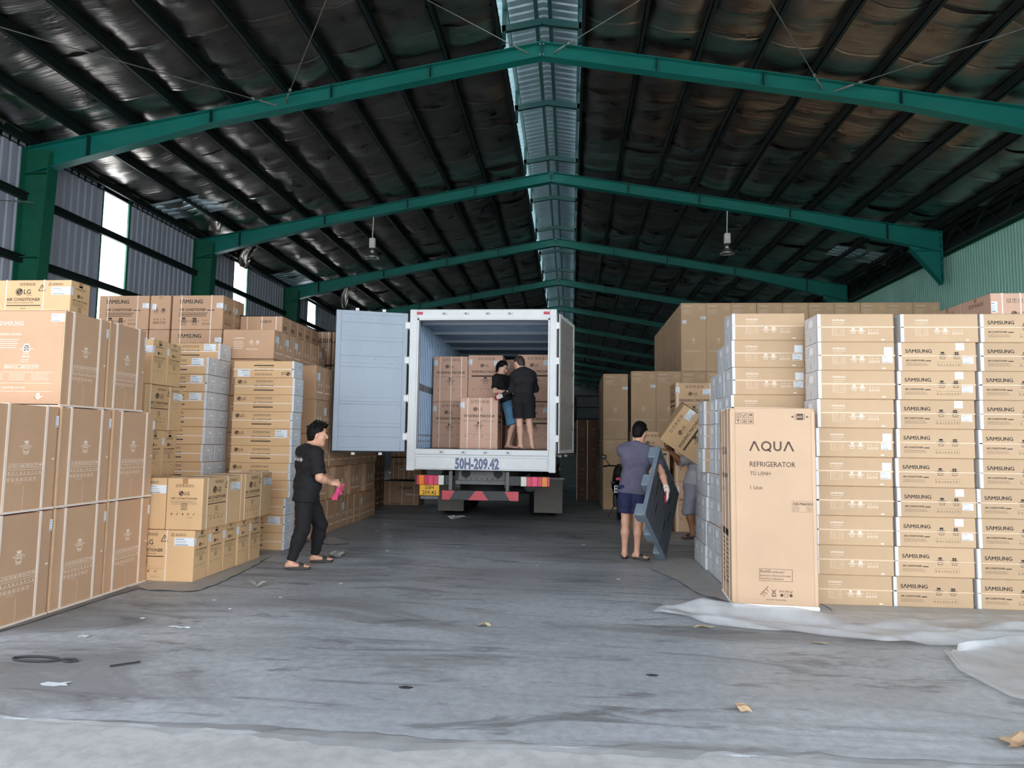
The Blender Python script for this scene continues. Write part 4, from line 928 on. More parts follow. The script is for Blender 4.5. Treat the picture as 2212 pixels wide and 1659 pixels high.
# ------------------------------------------------------------------ the lorry
def lorry():
    CX, YR, YF = -1.475, 11.28, 20.6
    t = empty('box_lorry', (CX, YR, 0)); tag(t, 'white box lorry with open rear doors, backed into the aisle', 'truck')
    xl, xr, z0, z1 = -1.241, 1.241, 1.02, 3.73         # local: rear face at y = 0
    ol, orr, oz0, oz1 = -1.105, 1.125, 1.385, 3.572
    L = YF-YR
    def B(name, mat, parent, f, **k):
        m = MB(); f(m); return m.build(name, mat, parent, **k)
    fr = B('rear_frame', 'truck_white', t, lambda m: (m.cbox(xl, ol, 0, .12, z0, z1, .01), m.cbox(orr, xr, 0, .12, z0, z1, .01), m.cbox(ol, orr, 0, .12, oz1, z1, .01), m.cbox(ol, orr, 0, .14, 1.29, oz0, .008)))
    B('tail_panel', 'truck_white', t, lambda m: (m.cbox(ol, orr, .012, .06, z0+.02, 1.288, .006),))
    B('tail_panel_rim', 'truck_seam', t, lambda m: (m.box(ol+.02, orr-.02, .008, .013, 1.25, 1.254), m.box(ol+.02, orr-.02, .008, .013, 1.06, 1.064), m.box(ol+.02, ol+.024, .008, .013, 1.06, 1.254), m.box(orr-.024, orr-.02, .008, .013, 1.06, 1.254)))
    B('inner_lip', 'truck_white', t, lambda m: (m.box(ol-.0, ol+.025, -.012, .1, oz0, oz1), m.box(orr-.025, orr, -.012, .1, oz0, oz1), m.box(ol, orr, -.012, .1, oz1-.025, oz1)))
    s = Ink().face((0, .012, 0), (1, 0, 0), (0, 0, 1), .002); s.text('50H-209.42', -.055, 1.062, .168, 0, .045, .735, 'c'); s.build('painted_number', 'ink_blue', t)
    for i in range(4):
        for zz, nm in ((1.335, 'latch_keeper'), (3.655, 'latch_keeper')):
            x = -.62+.37*i-.03
            k = B(nm, 'cap_grey', t, lambda m: (m.cbox(x-.045, x+.045, -.018, .002, zz-.022, zz+.022, .006),)); B('latch_slot', 'chassis_grey', k, lambda m: (m.box(x-.02, x+.012, -.021, -.018, zz-.010, zz+.010),))
    for x in (xl+.17, xr-.17): B('marker_light', 'lens_red', t, lambda m: (m.cbox(x-.048, x+.048, -.02, .002, 3.64, 3.685, .006),))
    # cargo body: ribbed sheet walls, roof, floor
    for nm, x, sg in (('cargo_wall', xl+.02, 1), ('cargo_wall', xr-.02, -1)):
        m = MB(); pr = corr(.1, L, .15, .05); m.grid(np.array([[(x+sg*(.008+o), u, z) for u, o in pr] for z in (1.30, 3.68)])); w = m.build(nm, 'corr_steel', t)
        B('outer_skin', 'truck_white', w, lambda m: (m.box(min(x-sg*.02, x), max(x-sg*.02, x), .12, L, 1.28, 3.72),))
        B('rub_rail', 'chassis_grey', w, lambda m: (m.box(*sorted((x+sg*.03, x+sg*.055)), .12, L, 2.40, 2.52),)); B('kick_rail', 'cap_line', w, lambda m: (m.box(*sorted((x+sg*.03, x+sg*.05)), .12, L, 1.60, 1.63), m.box(*sorted((x+sg*.03, x+sg*.05)), .12, L, 1.50, 1.52)))
        for k in range(9): B('side_post', 'truck_white', w, lambda m: (m.box(*sorted((x-sg*.02, x-sg*.034)), .5+k, .56+k, 1.28, 3.72),))
    m = MB(); pr = corr(.1, L, .16, -.05); m.grid(np.array([[(x, u, 3.66+o) for u, o in pr] for x in (xl+.03, xr-.03)])); rf = m.build('cargo_roof', 'corr_steel', t)
    B('roof_skin', 'truck_white', rf, lambda m: (m.box(xl, xr, .12, L, 3.69, 3.72),))
    for k in range(8): B('roof_bow', 'truck_door', rf, lambda m: (m.box(xl+.05, xr-.05, .55+k*1.1, .60+k*1.1, 3.56, 3.64),))
    B('cargo_floor', 'chassis_grey', t, lambda m: (m.box(xl+.02, xr-.02, .14, L, 1.30, oz0-.002),)); B('bulkhead', 'corr_steel', t, lambda m: (m.box(xl+.03, xr-.03, L-.05, L, 1.38, 3.66),))
    # doors, each hung on four hinges
    def door(hx, ang, face, inner):
        d = empty('rear_door', (0, 0, 0)); d.parent = t; d.location = (hx, 0, 0); d.rotation_euler = (0, 0, ang)
        zb, zt, W = 1.335, 3.655, 1.19
        B('door_panel', inner, d, lambda m: (m.cbox(.04, W-.03, -.022, .022, zb+.03, zt-.03, .004),))
        for u0, u1 in ((.02, .10), (W-.085, W)): B('door_stile', 'truck_door' if face > 0 else 'truck_white', d, lambda m: (m.cbox(u0, u1, -.03, .03, zb, zt, .006),))
        for v0, v1 in ((zb, zb+.06), (zt-.06, zt)): B('door_rail', 'truck_door' if face > 0 else 'truck_white', d, lambda m: (m.cbox(.1, W-.085, -.03, .03, v0, v1, .006),))
        H = zt-zb
        for f in (.185, .375, .62, .80): B('door_rib', inner, d, lambda m: (m.cbox(.1, W-.085, *sorted((face*.022, face*.032)), zt-(f+.030)*H, zt-f*H, .004), m.box(.1, W-.085, *sorted((face*.022, face*.027)), zt-(f+.044)*H, zt-(f+.036)*H)))
        for f in (.085, .325, .67, .90): B('panel_seam', 'truck_seam', d, lambda m: (m.box(.1, W-.085, *sorted((face*.0221, face*.0235)), zt-f*H-.003, zt-f*H+.003),))
        for i in range(10): B('rivet', 'truck_seam', d, lambda m: (m.lathe([(.008, 0), (.006, .004), (0, .004)], 6, (.2+.085*i, face*.0225, zt-(.06 if i % 2 else .345)*H), 'y'),))
        B('door_seal', 'rubber', d, lambda m: (m.box(.01, W+.012, -.012, .012, zb-.02, zb-.001), m.box(W, W+.014, -.012, .012, zb-.02, zt), m.box(.0, .02, -.012, .012, zb, zt)))
        for u in (.42, .86):
            B('lock_rod', 'bolt_steel', d, lambda m: (m.tube([(u, -face*.055, zb-.03), (u, -face*.055, zt+.03)], .014, 8),))
            for z in (zb-.045, zt+.03): B('lock_cam', 'foam_white', d, lambda m: (m.cbox(u-.035, u+.025, *sorted((-face*.075, -face*.02)), z-.02, z+.025, .006),))
        for z in (1.58, 2.22, 2.86, 3.45): B('hinge', 'foam_white', d, lambda m: (m.cbox(-.025, .06, -.034, .034, z-.055, z+.055, .006), m.tube([(-.01, -.03*face, z-.07), (-.01, -.03*face, z+.07)], .016, 8)))
    door(-1.255, math.radians(198.4), 1, 'truck_door'); door(1.262, math.radians(77.8), -1, 'door_inner')
    # rear underside
    for sx in (-1, 1): B('chassis_rail', 'chassis', t, lambda m: (m.box(sx*.42-.045, sx*.42+.045, .3, 11, .74, 1.02),))
    cm = B('rear_crossmember', 'chassis_grey', t, lambda m: (m.cbox(-.40, .40, .26, .30, .86, 1.02, .004), m.box(-.44, .44, .2, .3, .80, .86)))
    for x in (-.27, .27): B('towing_hole', 'rubber', cm, lambda m: (m.lathe([(.075, 0), (.075, -.02), (.0, -.02)], 16, (x, .262, .98), 'y'),))
    for i in range(7): B('bolt_hole', 'rubber', cm, lambda m: (m.lathe([(.012, 0), (.012, -.005), (0, -.005)], 6, (-.27+.09*i, .259, .89), 'y'),))
    for k in range(8): B('cross_bearer', 'chassis', t, lambda m: (m.box(xl+.04, xr-.04, .5+k*1.1, .58+k*1.1, 1.02, 1.30),))
    for x in (-.50, .45): B('bumper_post', 'chassis_grey', t, lambda m: (m.cbox(x-.03, x+.03, .06, .12, .64, 1.02, .006),))
    for sx in (-1, 1): B('lamp_bracket', 'chassis', t, lambda m: (m.box(*sorted((sx*.48, sx*1.1)), .07, .09, .80, .95), m.lathe([(.022, 0), (.022, -.02), (0, -.02)], 10, (sx*.56, .07, .87), 'y')))
    ub = B('underrun_bar', 'chassis', t, lambda m: (m.cbox(-.63, .645, .0, .06, .55, .71, .008),))
    s = Ink().face((-.63, 0, .55), (1, 0, 0), (0, 0, 1), .003); s.poly([(.005, .005), (.13, .005), (.215, .155), (.005, .155)]); s.poly([(.44, .005), (.77, .005), (.67, .155), (.56, .155)]); s.poly([(1.13, .005), (1.27, .005), (1.27, .155), (1.04, .155)]); s.build('warning_stripe', 'stripe_red', ub)
    def lamp(xa, xb, flip):
        l = empty('tail_light'); l.parent = t; seg = [(.0, .09, 'lens_red'), (.09, .27, 'lens_amber'), (.27, .42, 'lens_red'), (.42, .62, 'lens_pink'), (.62, .80, 'lens_red'), (.80, 1, 'lens_clear')]
        B('lamp_housing', 'chassis', l, lambda m: (m.box(xa-.006, xb+.006, .03, .075, .79, .955),))
        for a, b, mt in seg:
            if flip: a, b = 1-b, 1-a
            B('lens', mt, l, lambda m: (m.cbox(xa+(xb-xa)*a, xa+(xb-xa)*b, -.012, .032, .795, .95, .006),))
    lamp(-1.055, -.60, False); lamp(.675, 1.15, True)
    p = B('number_plate', 'plate_yellow', t, lambda m: (m.cbox(-1.01, -.675, .02, .028, .615, .795, .004),))
    s = Ink().face((-1.01, .02, .615), (1, 0, 0), (0, 0, 1), .001); s.text('50H', .168, .103, .062, 0, .01, None, 'c'); s.text('209.42', .168, .018, .062, 0, .01, None, 'c'); s.frame(.006, .006, .329, .174, .002); s.build('plate_characters', 'ink_yellowplate', p)
    B('plate_bracket', 'chassis_grey', t, lambda m: (m.cbox(-.99, -.695, .02, .045, .555, .605, .004),))
    # spare wheel slung flat below the frame
    sp = B('spare_tyre', 'rubber', t, lambda m: (m.lathe([(.26, -.1), (.40, -.115), (.47, -.07), (.48, 0), (.47, .07), (.40, .115), (.26, .1), (.24, 0), (.26, -.1)], 28, (-.02, 1.1, .70)),), smooth=True)
    B('spare_rim', 'chassis_grey', sp, lambda m: (m.lathe([(.25, -.05), (.25, .06), (.1, .08), (.1, .02)], 20, (-.02, 1.1, .70)),))
    B('silencer', 'chassis_grey', t, lambda m: (m.lathe([(0, -.3), (.1, -.3), (.12, -.27), (.12, .27), (.1, .3), (0, .3)], 16, (.72, 2.0, .70), 'y'),), smooth=True)
    for x0, x1 in ((-1.19, -.66), (.76, 1.33)):
        f = B('mud_flap', 'flap_grey', t, lambda m: (m.cbox(x0, x1, 2.60, 2.612, .11, .78, .003),)); B('flap_rail', 'cap_line', f, lambda m: (m.box(x0-.02, x1+.03, 2.58, 2.62, .78, .81),))
    def wheel(x, y, out):
        prof = [(.30, -.12), (.42, -.135), (.48, -.10), (.495, -.04), (.495, .04), (.48, .10), (.42, .135), (.30, .12), (.28, 0), (.30, -.12)]
        w = B('wheel', 'rubber', t, lambda m: (m.lathe(prof, 28, (x, y, .495), 'x'),), smooth=True); B('rim', 'chassis_grey', w, lambda m: (m.lathe([(.29, -.08), (.29, .08), (.16, .05*out), (.1, .07*out), (0, .07*out)], 20, (x, y, .495), 'x'),), smooth=True)
    for y in (3.35, 4.65):
        for x in (-1.08, -.78, .78, 1.08): wheel(x, y, 1 if x > 0 else -1)
        B('axle', 'chassis', t, lambda m: (m.tube([(-.95, y, .495), (.95, y, .495)], .07, 10), m.lathe([(.05, -.2), (.17, -.12), (.2, 0), (.17, .12), (.05, .2)], 12, (0, y, .495), 'x')))
    for x in (-1.0, 1.0): wheel(x, 10.3, 1 if x > 0 else -1)
    # cab, mostly hidden behind the body
    cab = B('cab', 'truck_white', t, lambda m: (m.prism([(-1.2, .95), (1.2, .95), (1.2, 2.2), (1.08, 3.05), (-1.08, 3.05), (-1.2, 2.2)], L+.35, L+2.1),)); B('cab_window', 'chassis', cab, lambda m: (m.box(-1.0, 1.0, L+.33, L+.349, 2.2, 2.85),))
    for sx in (-1, 1):
        mr = B('wing_mirror', 'rubber', t, lambda m: (m.cbox(sx*1.56-.12, sx*1.56+.12, L+1.9, L+2.02, 2.2, 3.0, .04),)); B('mirror_arm', 'chassis', mr, lambda m: (m.tube([(sx*1.15, L+1.8, 3.0), (sx*1.45, L+1.95, 2.95)], .02, 6), m.tube([(sx*1.2, L+1.8, 2.1), (sx*1.45, L+1.95, 2.28)], .02, 6)))
    # side guard rail and sheet cleats down the right flank
    B('side_guard', 'cap_line', t, lambda m: (m.box(1.20, 1.235, 6, 9.3, .55, .62), m.box(1.20, 1.235, 6, 9.3, .82, .89)))
lorry()
def lorry_load():
    g = 'washing machine cartons inside the lorry'; fz = 1.386
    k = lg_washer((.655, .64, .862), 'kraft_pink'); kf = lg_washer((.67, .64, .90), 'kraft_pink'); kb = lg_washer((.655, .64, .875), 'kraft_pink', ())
    for i in (0, 1):
        k.put(-2.262, 12.75+.32, fz+i*.866, 'strapped carton in lorry beside ribbed wall, %s' % ('lower', 'upper')[i], g)
        kb.put(-1.598, 12.76+.32, fz+i*.879, 'carton in lorry, second from ribbed wall, %s' % ('lower, behind loose one', 'upper')[i], g, extra=kb.bar+(kb.big if i else []))
        kb.put(-.66, 12.75+.32, fz+i*.89, 'carton in lorry behind the man in long sleeves, %s' % ('lower', 'upper')[i], g, extra=kb.big+kb.bar)
        kb.put(-.95, 13.45+.32, fz+i*.879, 'carton in lorry between the two columns, further in, %s' % ('lower', 'upper')[i], g, extra=kb.bar)
    kf.put(-1.605, 11.99+.32, fz, 'strapped carton nearest the lorry doorway, the men hold it', g)
lorry_load()

# ------------------------------------------------------------------ sheets, pallet, motorcycle, litter
def sheet_mesh(outline_fn, nu, nv, zfn):
    P = np.zeros((nu, nv, 3))
    for i in range(nu):
        for k in range(nv):
            u, v = i/(nu-1), k/(nv-1); x, y = outline_fn(u, v); P[i, k] = (x, y, max(.004, zfn(u, v, x, y)))
    return P
def floor_sheets():
    rnd = random.Random(5); waves = [(rnd.uniform(2, 9), rnd.uniform(4, 16), rnd.uniform(0, 6), rnd.uniform(.2, 1)) for _ in range(7)]
    def ripple(u, v, a): return a*sum(w[3]*math.sin(w[0]*u*3+w[1]*v+w[2]) for w in waves)/4
    # polythene pulled out from under the cartons: long ruffled tongue to the left ...
    near = [(.75, 6.40), (1.1, 6.12), (1.7, 5.88), (2.4, 5.72), (2.75, 5.66), (3.1, 5.72), (3.6, 5.95)]; far = [(.93, 6.98), (1.3, 6.80), (1.75, 6.72), (2.35, 6.70), (3.0, 6.72), (3.6, 6.75), (4.3, 6.8)]
    def lerp(Q, t):
        t *= len(Q)-1; i = min(int(t), len(Q)-2); f = t-i; f = f*f*(3-2*f)*.3+f*.7
        return Q[i][0]+(Q[i+1][0]-Q[i][0])*f, Q[i][1]+(Q[i+1][1]-Q[i][1])*f
    def o1(u, v):
        a, b = lerp(near, u), lerp(far, u); return a[0]+(b[0]-a[0])*v+.02*math.sin(9*u+3*v), a[1]+(b[1]-a[1])*v+.02*math.sin(23*u)*(1-v)
    def z1(u, v, x, y):
        under = min(1, max(0, (6.64-y)/.15)); ridge = math.exp(-((v-.42-.12*math.sin(6*u))/.16)**2)*(.05+.06*max(0, math.sin(5*u+.6)))+math.exp(-((v-.12)/.07)**2)*.03
        cre = abs(math.sin(13*u+9*v+2*math.sin(5*v)))**6*.018+abs(math.sin(7*u-11*v+1.3))**8*.015
        return .006+under*(ridge+cre+max(0, ripple(u, v, .015)))*min(1, u/.05+.3)
    m = MB(); m.grid(sheet_mesh(o1, 110, 40, z1)); o = m.build('polythene_sheet', 'polythene', smooth=True); tag(o, 'crumpled milky plastic sheet on floor in front of lone refrigerator carton', 'plastic sheet')
    # ... and a second flatter piece running out to the right
    near = [(2.78, 5.50), (2.64, 5.05), (2.68, 4.55), (2.95, 4.36), (3.5, 4.3), (4.3, 4.25)]; far = [(2.9, 5.52), (3.2, 5.70), (3.5, 5.95), (3.9, 6.0), (4.3, 6.05), (4.9, 6.1)]
    m = MB(); m.grid(sheet_mesh(o1.__class__(o1.__code__, {**globals(), 'near': near}, 'o', None, o1.__closure__) if False else (lambda u, v: (lambda a, b: (a[0]+(b[0]-a[0])*v, a[1]+(b[1]-a[1])*v))(lerp(near, u), lerp(far, u))), 70, 40,
        lambda u, v, x, y: .012+abs(math.sin(6*u+8*v))**7*.015*(v > .1)+math.exp(-((v-.92)/.06)**2)*.05+math.exp(-((v-.04)/.05)**2)*.012+max(0, ripple(u, v, .008))))
    o = m.build('polythene_sheet', 'polythene', smooth=True); tag(o, 'flat milky plastic sheet lying at the near right floor edge', 'plastic sheet')
    # grey groundsheets below the stacks
    def groundsheet(pts, label, mat, wav):
        m = MB(); n = len(pts); c = np.mean(pts, 0); R = 8; P = np.zeros((R, n*6+1, 3))
        for r in range(R):
            for q in range(n*6+1):
                i = (q//6) % n; f = (q % 6)/6; p = np.array(pts[i])*(1-f)+np.array(pts[(i+1) % n])*f; e = c+(p-c)*(r/(R-1))*(1+.015*math.sin(q*1.9)+.01*math.sin(q*.77)*(r == R-1))
                P[r, q] = (*e, .003+(wav*abs(math.sin(q*.9+r))*(r/(R-1))**6))
        m.grid(P); o = m.build('groundsheet', mat, smooth=True); tag(o, label, 'groundsheet')
    groundsheet([(-4.40, 6.80), (-4.18, 6.60), (-3.66, 6.62), (-3.64, 7.0), (-3.68, 7.5), (-3.74, 8.1), (-3.86, 8.75), (-4.6, 8.8)], 'grey ribbed groundsheet under the outdoor unit cartons', 'underlay', .012)
    groundsheet([(-5.2, 4.6), (-4.40, 4.8), (-4.34, 5.6), (-4.33, 6.3), (-4.28, 6.7), (-5.1, 6.8)], 'dark sheet painting the floor shade under the big strapped cartons', 'floor_shade', .006)  # dark sheet stands in for the slight shade beside these cartons
    groundsheet([(2.4, 6.28), (3.0, 6.3), (3.7, 6.25), (4.6, 6.1), (4.9, 7.3), (4.6, 7.36), (2.42, 7.36)], 'grey cloth groundsheet under the black-printed stacks', 'underlay', .004)
    groundsheet([(.98, 8.6), (1.2, 7.9), (1.32, 7.2), (1.55, 6.95), (1.63, 7.6), (1.63, 9.4), (1.4, 9.5), (1.1, 9.1)], 'grey groundsheet along the white-ended stacks', 'underlay', .012)
    groundsheet([(-3.95, 10.1), (-3.4, 9.75), (-3.2, 9.95), (-3.7, 10.6)], 'grey groundsheet flap ahead of the walking man', 'underlay', .012)
floor_sheets()

def pallet():
    """grey plastic pallet standing on one corner; local x,y in the deck plane, z towards the feet side"""
    W = 1.05
    h = nrm((.42, .907, 0)); up = np.array((0, 0, 1.)); n = np.cross(up, h)          # n = deck side -> feet
    n = n if n[0] < 0 else -n
    tilt = nrm(up+.05*n); tilt = nrm(np.array((-.055, -.09, 1.0))); h = nrm(h-tilt*(h@tilt)); n = np.cross(h, -tilt); n = n if n[0] < 0 else -n
    c45 = math.sqrt(.5); a = nrm(h*c45+tilt*c45*1.02); b = np.cross(n, a)
    M = Matrix([[a[r], b[r], n[r], 0] for r in range(3)]+[[0, 0, 0, 1]])
    t = empty('plastic_pallet'); M.translation = Vector((1.245, 9.17, .012))+Vector(tilt*(W*c45)); t.matrix_world = M
    tag(t, 'dark grey plastic pallet standing on its corner, held by the man in violet shirt', 'pallet')
    H = W/2
    m = MB(); m.cbox(-H, H, -H, H, .015, .03, .004); 
    dk = m.build('deck_web', 'pallet_grey', t)
    for i in range(9):
        y = -H+.058+i*(W-.116)/8; m = MB(); m.cbox(-H+.02, H-.02, y-.045, y+.045, 0, .02, .006); m.build('deck_slat', 'pallet_grey', t)
    for k, (x0, x1, y0, y1) in enumerate(((-H, H, -H, -H+.03), (-H, H, H-.03, H), (-H, -H+.03, -H+.03, H-.03), (H-.03, H, -H+.03, H-.03))):
        m = MB(); m.cbox(x0, x1, y0, y1, 0, .05, .005); m.build('rim', 'pallet_edge', t)
    for i in (-1, 0, 1):
        for q in (-1, 0, 1):
            x, y = i*(H-.085), q*(H-.085); m = MB(); m.cbox(x-.085, x+.085, y-.085, y+.085, .03, .145, .014); f = m.build('foot_block', 'pallet_edge', t)
            m = MB(); m.box(x-.05, x+.05, y-.05, y+.05, .1445, .147); m.build('block_hollow', 'pallet_grey', f)
    for i in (-1, 0, 1):
        m = MB(); m.cbox(-H+.17, H-.17, i*(H-.085)-.02, i*(H-.085)+.02, .03, .06, .004); m.build('stringer_rib', 'pallet_edge', t)
    for (x, y) in ((-.2, -.2), (.2, .2), (-.2, .2), (.2, -.2), (.0, .3), (.0, -.3)):
        m = MB(); m.box(x-.07, x+.07, y-.018, y+.018, -.002, .001); m.build('drain_slot', 'rubber', t)
    return M
PALLET_M = pallet()

def motorcycle():
    t = empty('motorcycle', (.985, 13.95, 0), math.radians(-4)); tag(t, 'black motorcycle parked in front of the tall cartons, seen from behind', 'motorcycle')
    def B(name, mat, f, parent=t, **k):
        m = MB(); f(m); return m.build(name, mat, parent, **k)
    for y in (0.0, 1.25):
        w = B('wheel', 'rubber', lambda m: (m.lathe([(.22, -.045), (.27, -.05), (.295, -.02), (.30, 0), (.295, .02), (.27, .05), (.22, .045), (.22, -.045)], 26, (0, y, .30), 'x'),), smooth=True)
        B('hub', 'bolt_steel', lambda m: (m.lathe([(0, -.06), (.06, -.05), (.06, .05), (0, .06)], 12, (0, y, .30), 'x'),)+tuple(m.bar((0, y, .30), (0, y+.23*math.cos(a), .30+.23*math.sin(a)), .02, .03, (1, 0, 0)) for a in [k*1.2566 for k in range(5)]), w)
    B('rear_mudguard', 'bike_black', lambda m: (m.tube([(0, -.30, .40), (0, -.22, .56), (0, -.05, .66), (0, .2, .68)], [.05, .07, .09, .09], 8),), smooth=True)
    B('tail_body', 'bike_black', lambda m: (m.tube([(0, -.33, .86), (0, -.2, .84), (0, .1, .80), (0, .5, .72), (0, .8, .55)], [.05, .10, .13, .13, .10], 12),), smooth=True)
    B('seat', 'rubber', lambda m: (m.tube([(0, -.3, .93), (0, 0, .92), (0, .35, .85), (0, .6, .84)], [.07, .12, .13, .08], 12),), smooth=True)
    B('tail_lamp', 'lens_red', lambda m: (m.cbox(-.07, .07, -.40, -.35, .80, .86, .01),))
    for sx in (-1, 1): B('indicator', 'bike_black', lambda m: (m.cbox(sx*.13-.04, sx*.13+.04, -.38, -.34, .74, .78, .01),))
    p = B('number_plate', 'sticker_white', lambda m: (m.cbox(-.10, .10, -.40, -.392, .56, .70, .003),)); s = Ink().face((-.1, -.40, .56), (1, 0, 0), (0, 0, 1)); s.lines(.02, .09, .16, 1, .05, .035, 0, 2); s.lines(.02, .02, .16, 1, .05, .045, 0, 5); s.build('plate_characters', 'ink_black', p)
    B('front_shield', 'bike_black', lambda m: (m.tube([(0, 1.05, .35), (0, .98, .6), (0, 1.0, .95), (0, 1.08, 1.02)], [.10, .17, .12, .08], 12),), smooth=True)
    B('fork', 'bolt_steel', lambda m: (m.tube([(-.06, 1.25, .30), (-.06, 1.08, .75)], .025, 8), m.tube([(.06, 1.25, .30), (.06, 1.08, .75)], .025, 8)))
    B('handlebar', 'bike_black', lambda m: (m.tube([(-.34, .92, 1.02), (-.2, 1.0, 1.04), (0, 1.03, 1.02), (.2, 1.0, 1.04), (.34, .92, 1.02)], .017, 8),))
    for sx in (-1, 1):
        r = B('mirror', 'bike_black', lambda m: (m.cbox(sx*.33-.06, sx*.33+.06, .95, .975, 1.18, 1.27, .02),)); B('mirror_stalk', 'bike_black', lambda m: (m.tube([(sx*.2, 1.0, 1.04), (sx*.32, .97, 1.2)], .008, 6),), r)
    B('engine', 'chassis', lambda m: (m.cbox(-.13, .13, .3, .65, .22, .48, .03),)); B('exhaust', 'bolt_steel', lambda m: (m.tube([(.14, .5, .26), (.15, .1, .28), (.15, -.25, .36)], [.03, .045, .05], 10),), smooth=True)
    B('side_stand', 'chassis', lambda m: (m.tube([(-.1, .45, .25), (-.22, .5, .01)], .012, 6),))
motorcycle()

def litter():
    def scrap(x, y, s, label, mat='paper_scrap', kind='paper_scrap', cat='scrap', fold=.25, rz=None, asp=.6):
        m = MB(); w, d = s, s*asp; n = 5; P = np.zeros((n, n, 3)); ph = random.uniform(0, 6)
        for i in range(n):
            for k in range(n): P[i, k] = ((i/(n-1)-.5)*w+.1*s*math.sin(k*1.7+ph), (k/(n-1)-.5)*d+.08*s*math.sin(i*2+ph), .004+fold*s*abs(math.sin(i*.8+ph*.7))*.5)
        m.grid(P); Q = P.copy(); Q[:, :, 2] -= .003; m.grid(Q[::-1]); o = m.build(kind, mat, None, (x, y, 0)); o.rotation_euler = (0, 0, random.uniform(0, 3) if rz is None else rz); tag(o, label, cat)
    scrap(1.0, 4.18, .11, 'torn tan cardboard scrap in the middle of near right floor', 'kraft_light', 'cardboard_scrap', fold=.6)
    scrap(2.33, 3.84, .20, 'crumpled tan cardboard piece at right end of threshold', 'kraft_light', 'cardboard_scrap', fold=.6)
    scrap(-.70, 5.75, .09, 'small crumpled brown wrapper on the middle of floor', 'leaf_dry', 'wrapper', fold=.7)
    scrap(1.12, 5.98, .15, 'thin tan cardboard strip beside the crumpled plastic sheet', 'leaf_dry', 'cardboard_scrap', fold=.15, rz=.2, asp=.3)
    scrap(1.93, 5.62, .10, 'tiny tan cardboard strip in front of crumpled plastic sheet', 'leaf_dry', 'cardboard_scrap', fold=.15, rz=0, asp=.3)
    scrap(-3.20, 6.95, .17, 'bent grey cardboard scrap on floor left of the middle', 'underlay', 'cardboard_scrap', fold=.7, rz=.3)
    scrap(-3.02, 8.85, .30, 'curled grey paper sheet at the walking man\'s front foot', 'underlay', 'paper_sheet', fold=.35)
    scrap(-3.66, 5.05, .07, 'white paper scrap left of the middle near the doorway', fold=.15); scrap(-3.10, 5.38, .17, 'thin white paper strip with dark print on floor', fold=.1, rz=.05, asp=.2)
    scrap(-3.13, 4.08, .15, 'flat pale leaf-shaped scrap near the threshold at left', fold=.06, rz=.2, asp=.4)
    scrap(-2.2, 13.4, .3, 'crumpled clear plastic scrap on floor under the lorry number plate', 'foam_white', 'plastic_scrap', fold=.5)
    for n, (x, y, s) in enumerate(((-3.55, 5.6, .05), (-3.0, 6.0, .045), (-2.75, 6.5, .04), (-2.4, 7.2, .05), (-3.3, 6.3, .05), (-2.5, 9.4, .06), (-2.2, 10.2, .05), (-2.85, 10.8, .07), (-1.6, 9.9, .05), (-.9, 11.0, .06), (.2, 10.4, .08), (-.4, 8.6, .04), (.55, 7.9, .05), (-1.9, 11.6, .07), (-3.2, 11.4, .08), (-3.3, 12.3, .09))):
        scrap(x, y, s, 'tiny white paper scrap on floor, %s of the scattered ones from the doorway' % (ORD[n] if n < 13 else ('fourteenth', 'fifteenth', 'sixteenth')[n-13]), fold=.2)
    def blot(x, y, r, label, asp=.5):
        m = MB(); m.lathe([(r, 0), (r*.8, .004), (0, .006)], 14); m.v = [(a*(1+.2*math.sin(i*1.3)), b*asp*(1+.2*math.cos(i*2.1)), c) for i, (a, b, c) in enumerate(m.v)]
        o = m.build('rubber_scrap', 'dark_spot', None, (x, y, .0005)); tag(o, label, 'scrap')
    blot(-1.0, 4.30, .045, 'black rubber scrap on floor in the middle near the doorway'); blot(.55, 4.72, .04, 'black rubber scrap on floor right of the middle')
    m = MB(); pts = [(.16*math.cos(a)*(1 if k else 1), .05*math.sin(a), .006) for k, a in enumerate([i*.42 for i in range(15)])]; m.tube(pts+[(.2, .02, .006), (.26, .03, .006), (.3, 0, .006), (.26, -.03, .006), (.2, -.01, .006)], .008, 6)
    o = m.build('rubber_loop', 'dark_spot', None, (-3.60, 4.50, .003)); tag(o, 'black looped rubber band lying on the near left floor', 'band')
    m = MB(); m.bar((-.07, -.05, .006), (.07, .06, .006), .02, .008); o = m.build('stick', 'dark_spot', None, (-2.95, 4.48, 0)); tag(o, 'short dark stick on the near left floor', 'stick')
litter()
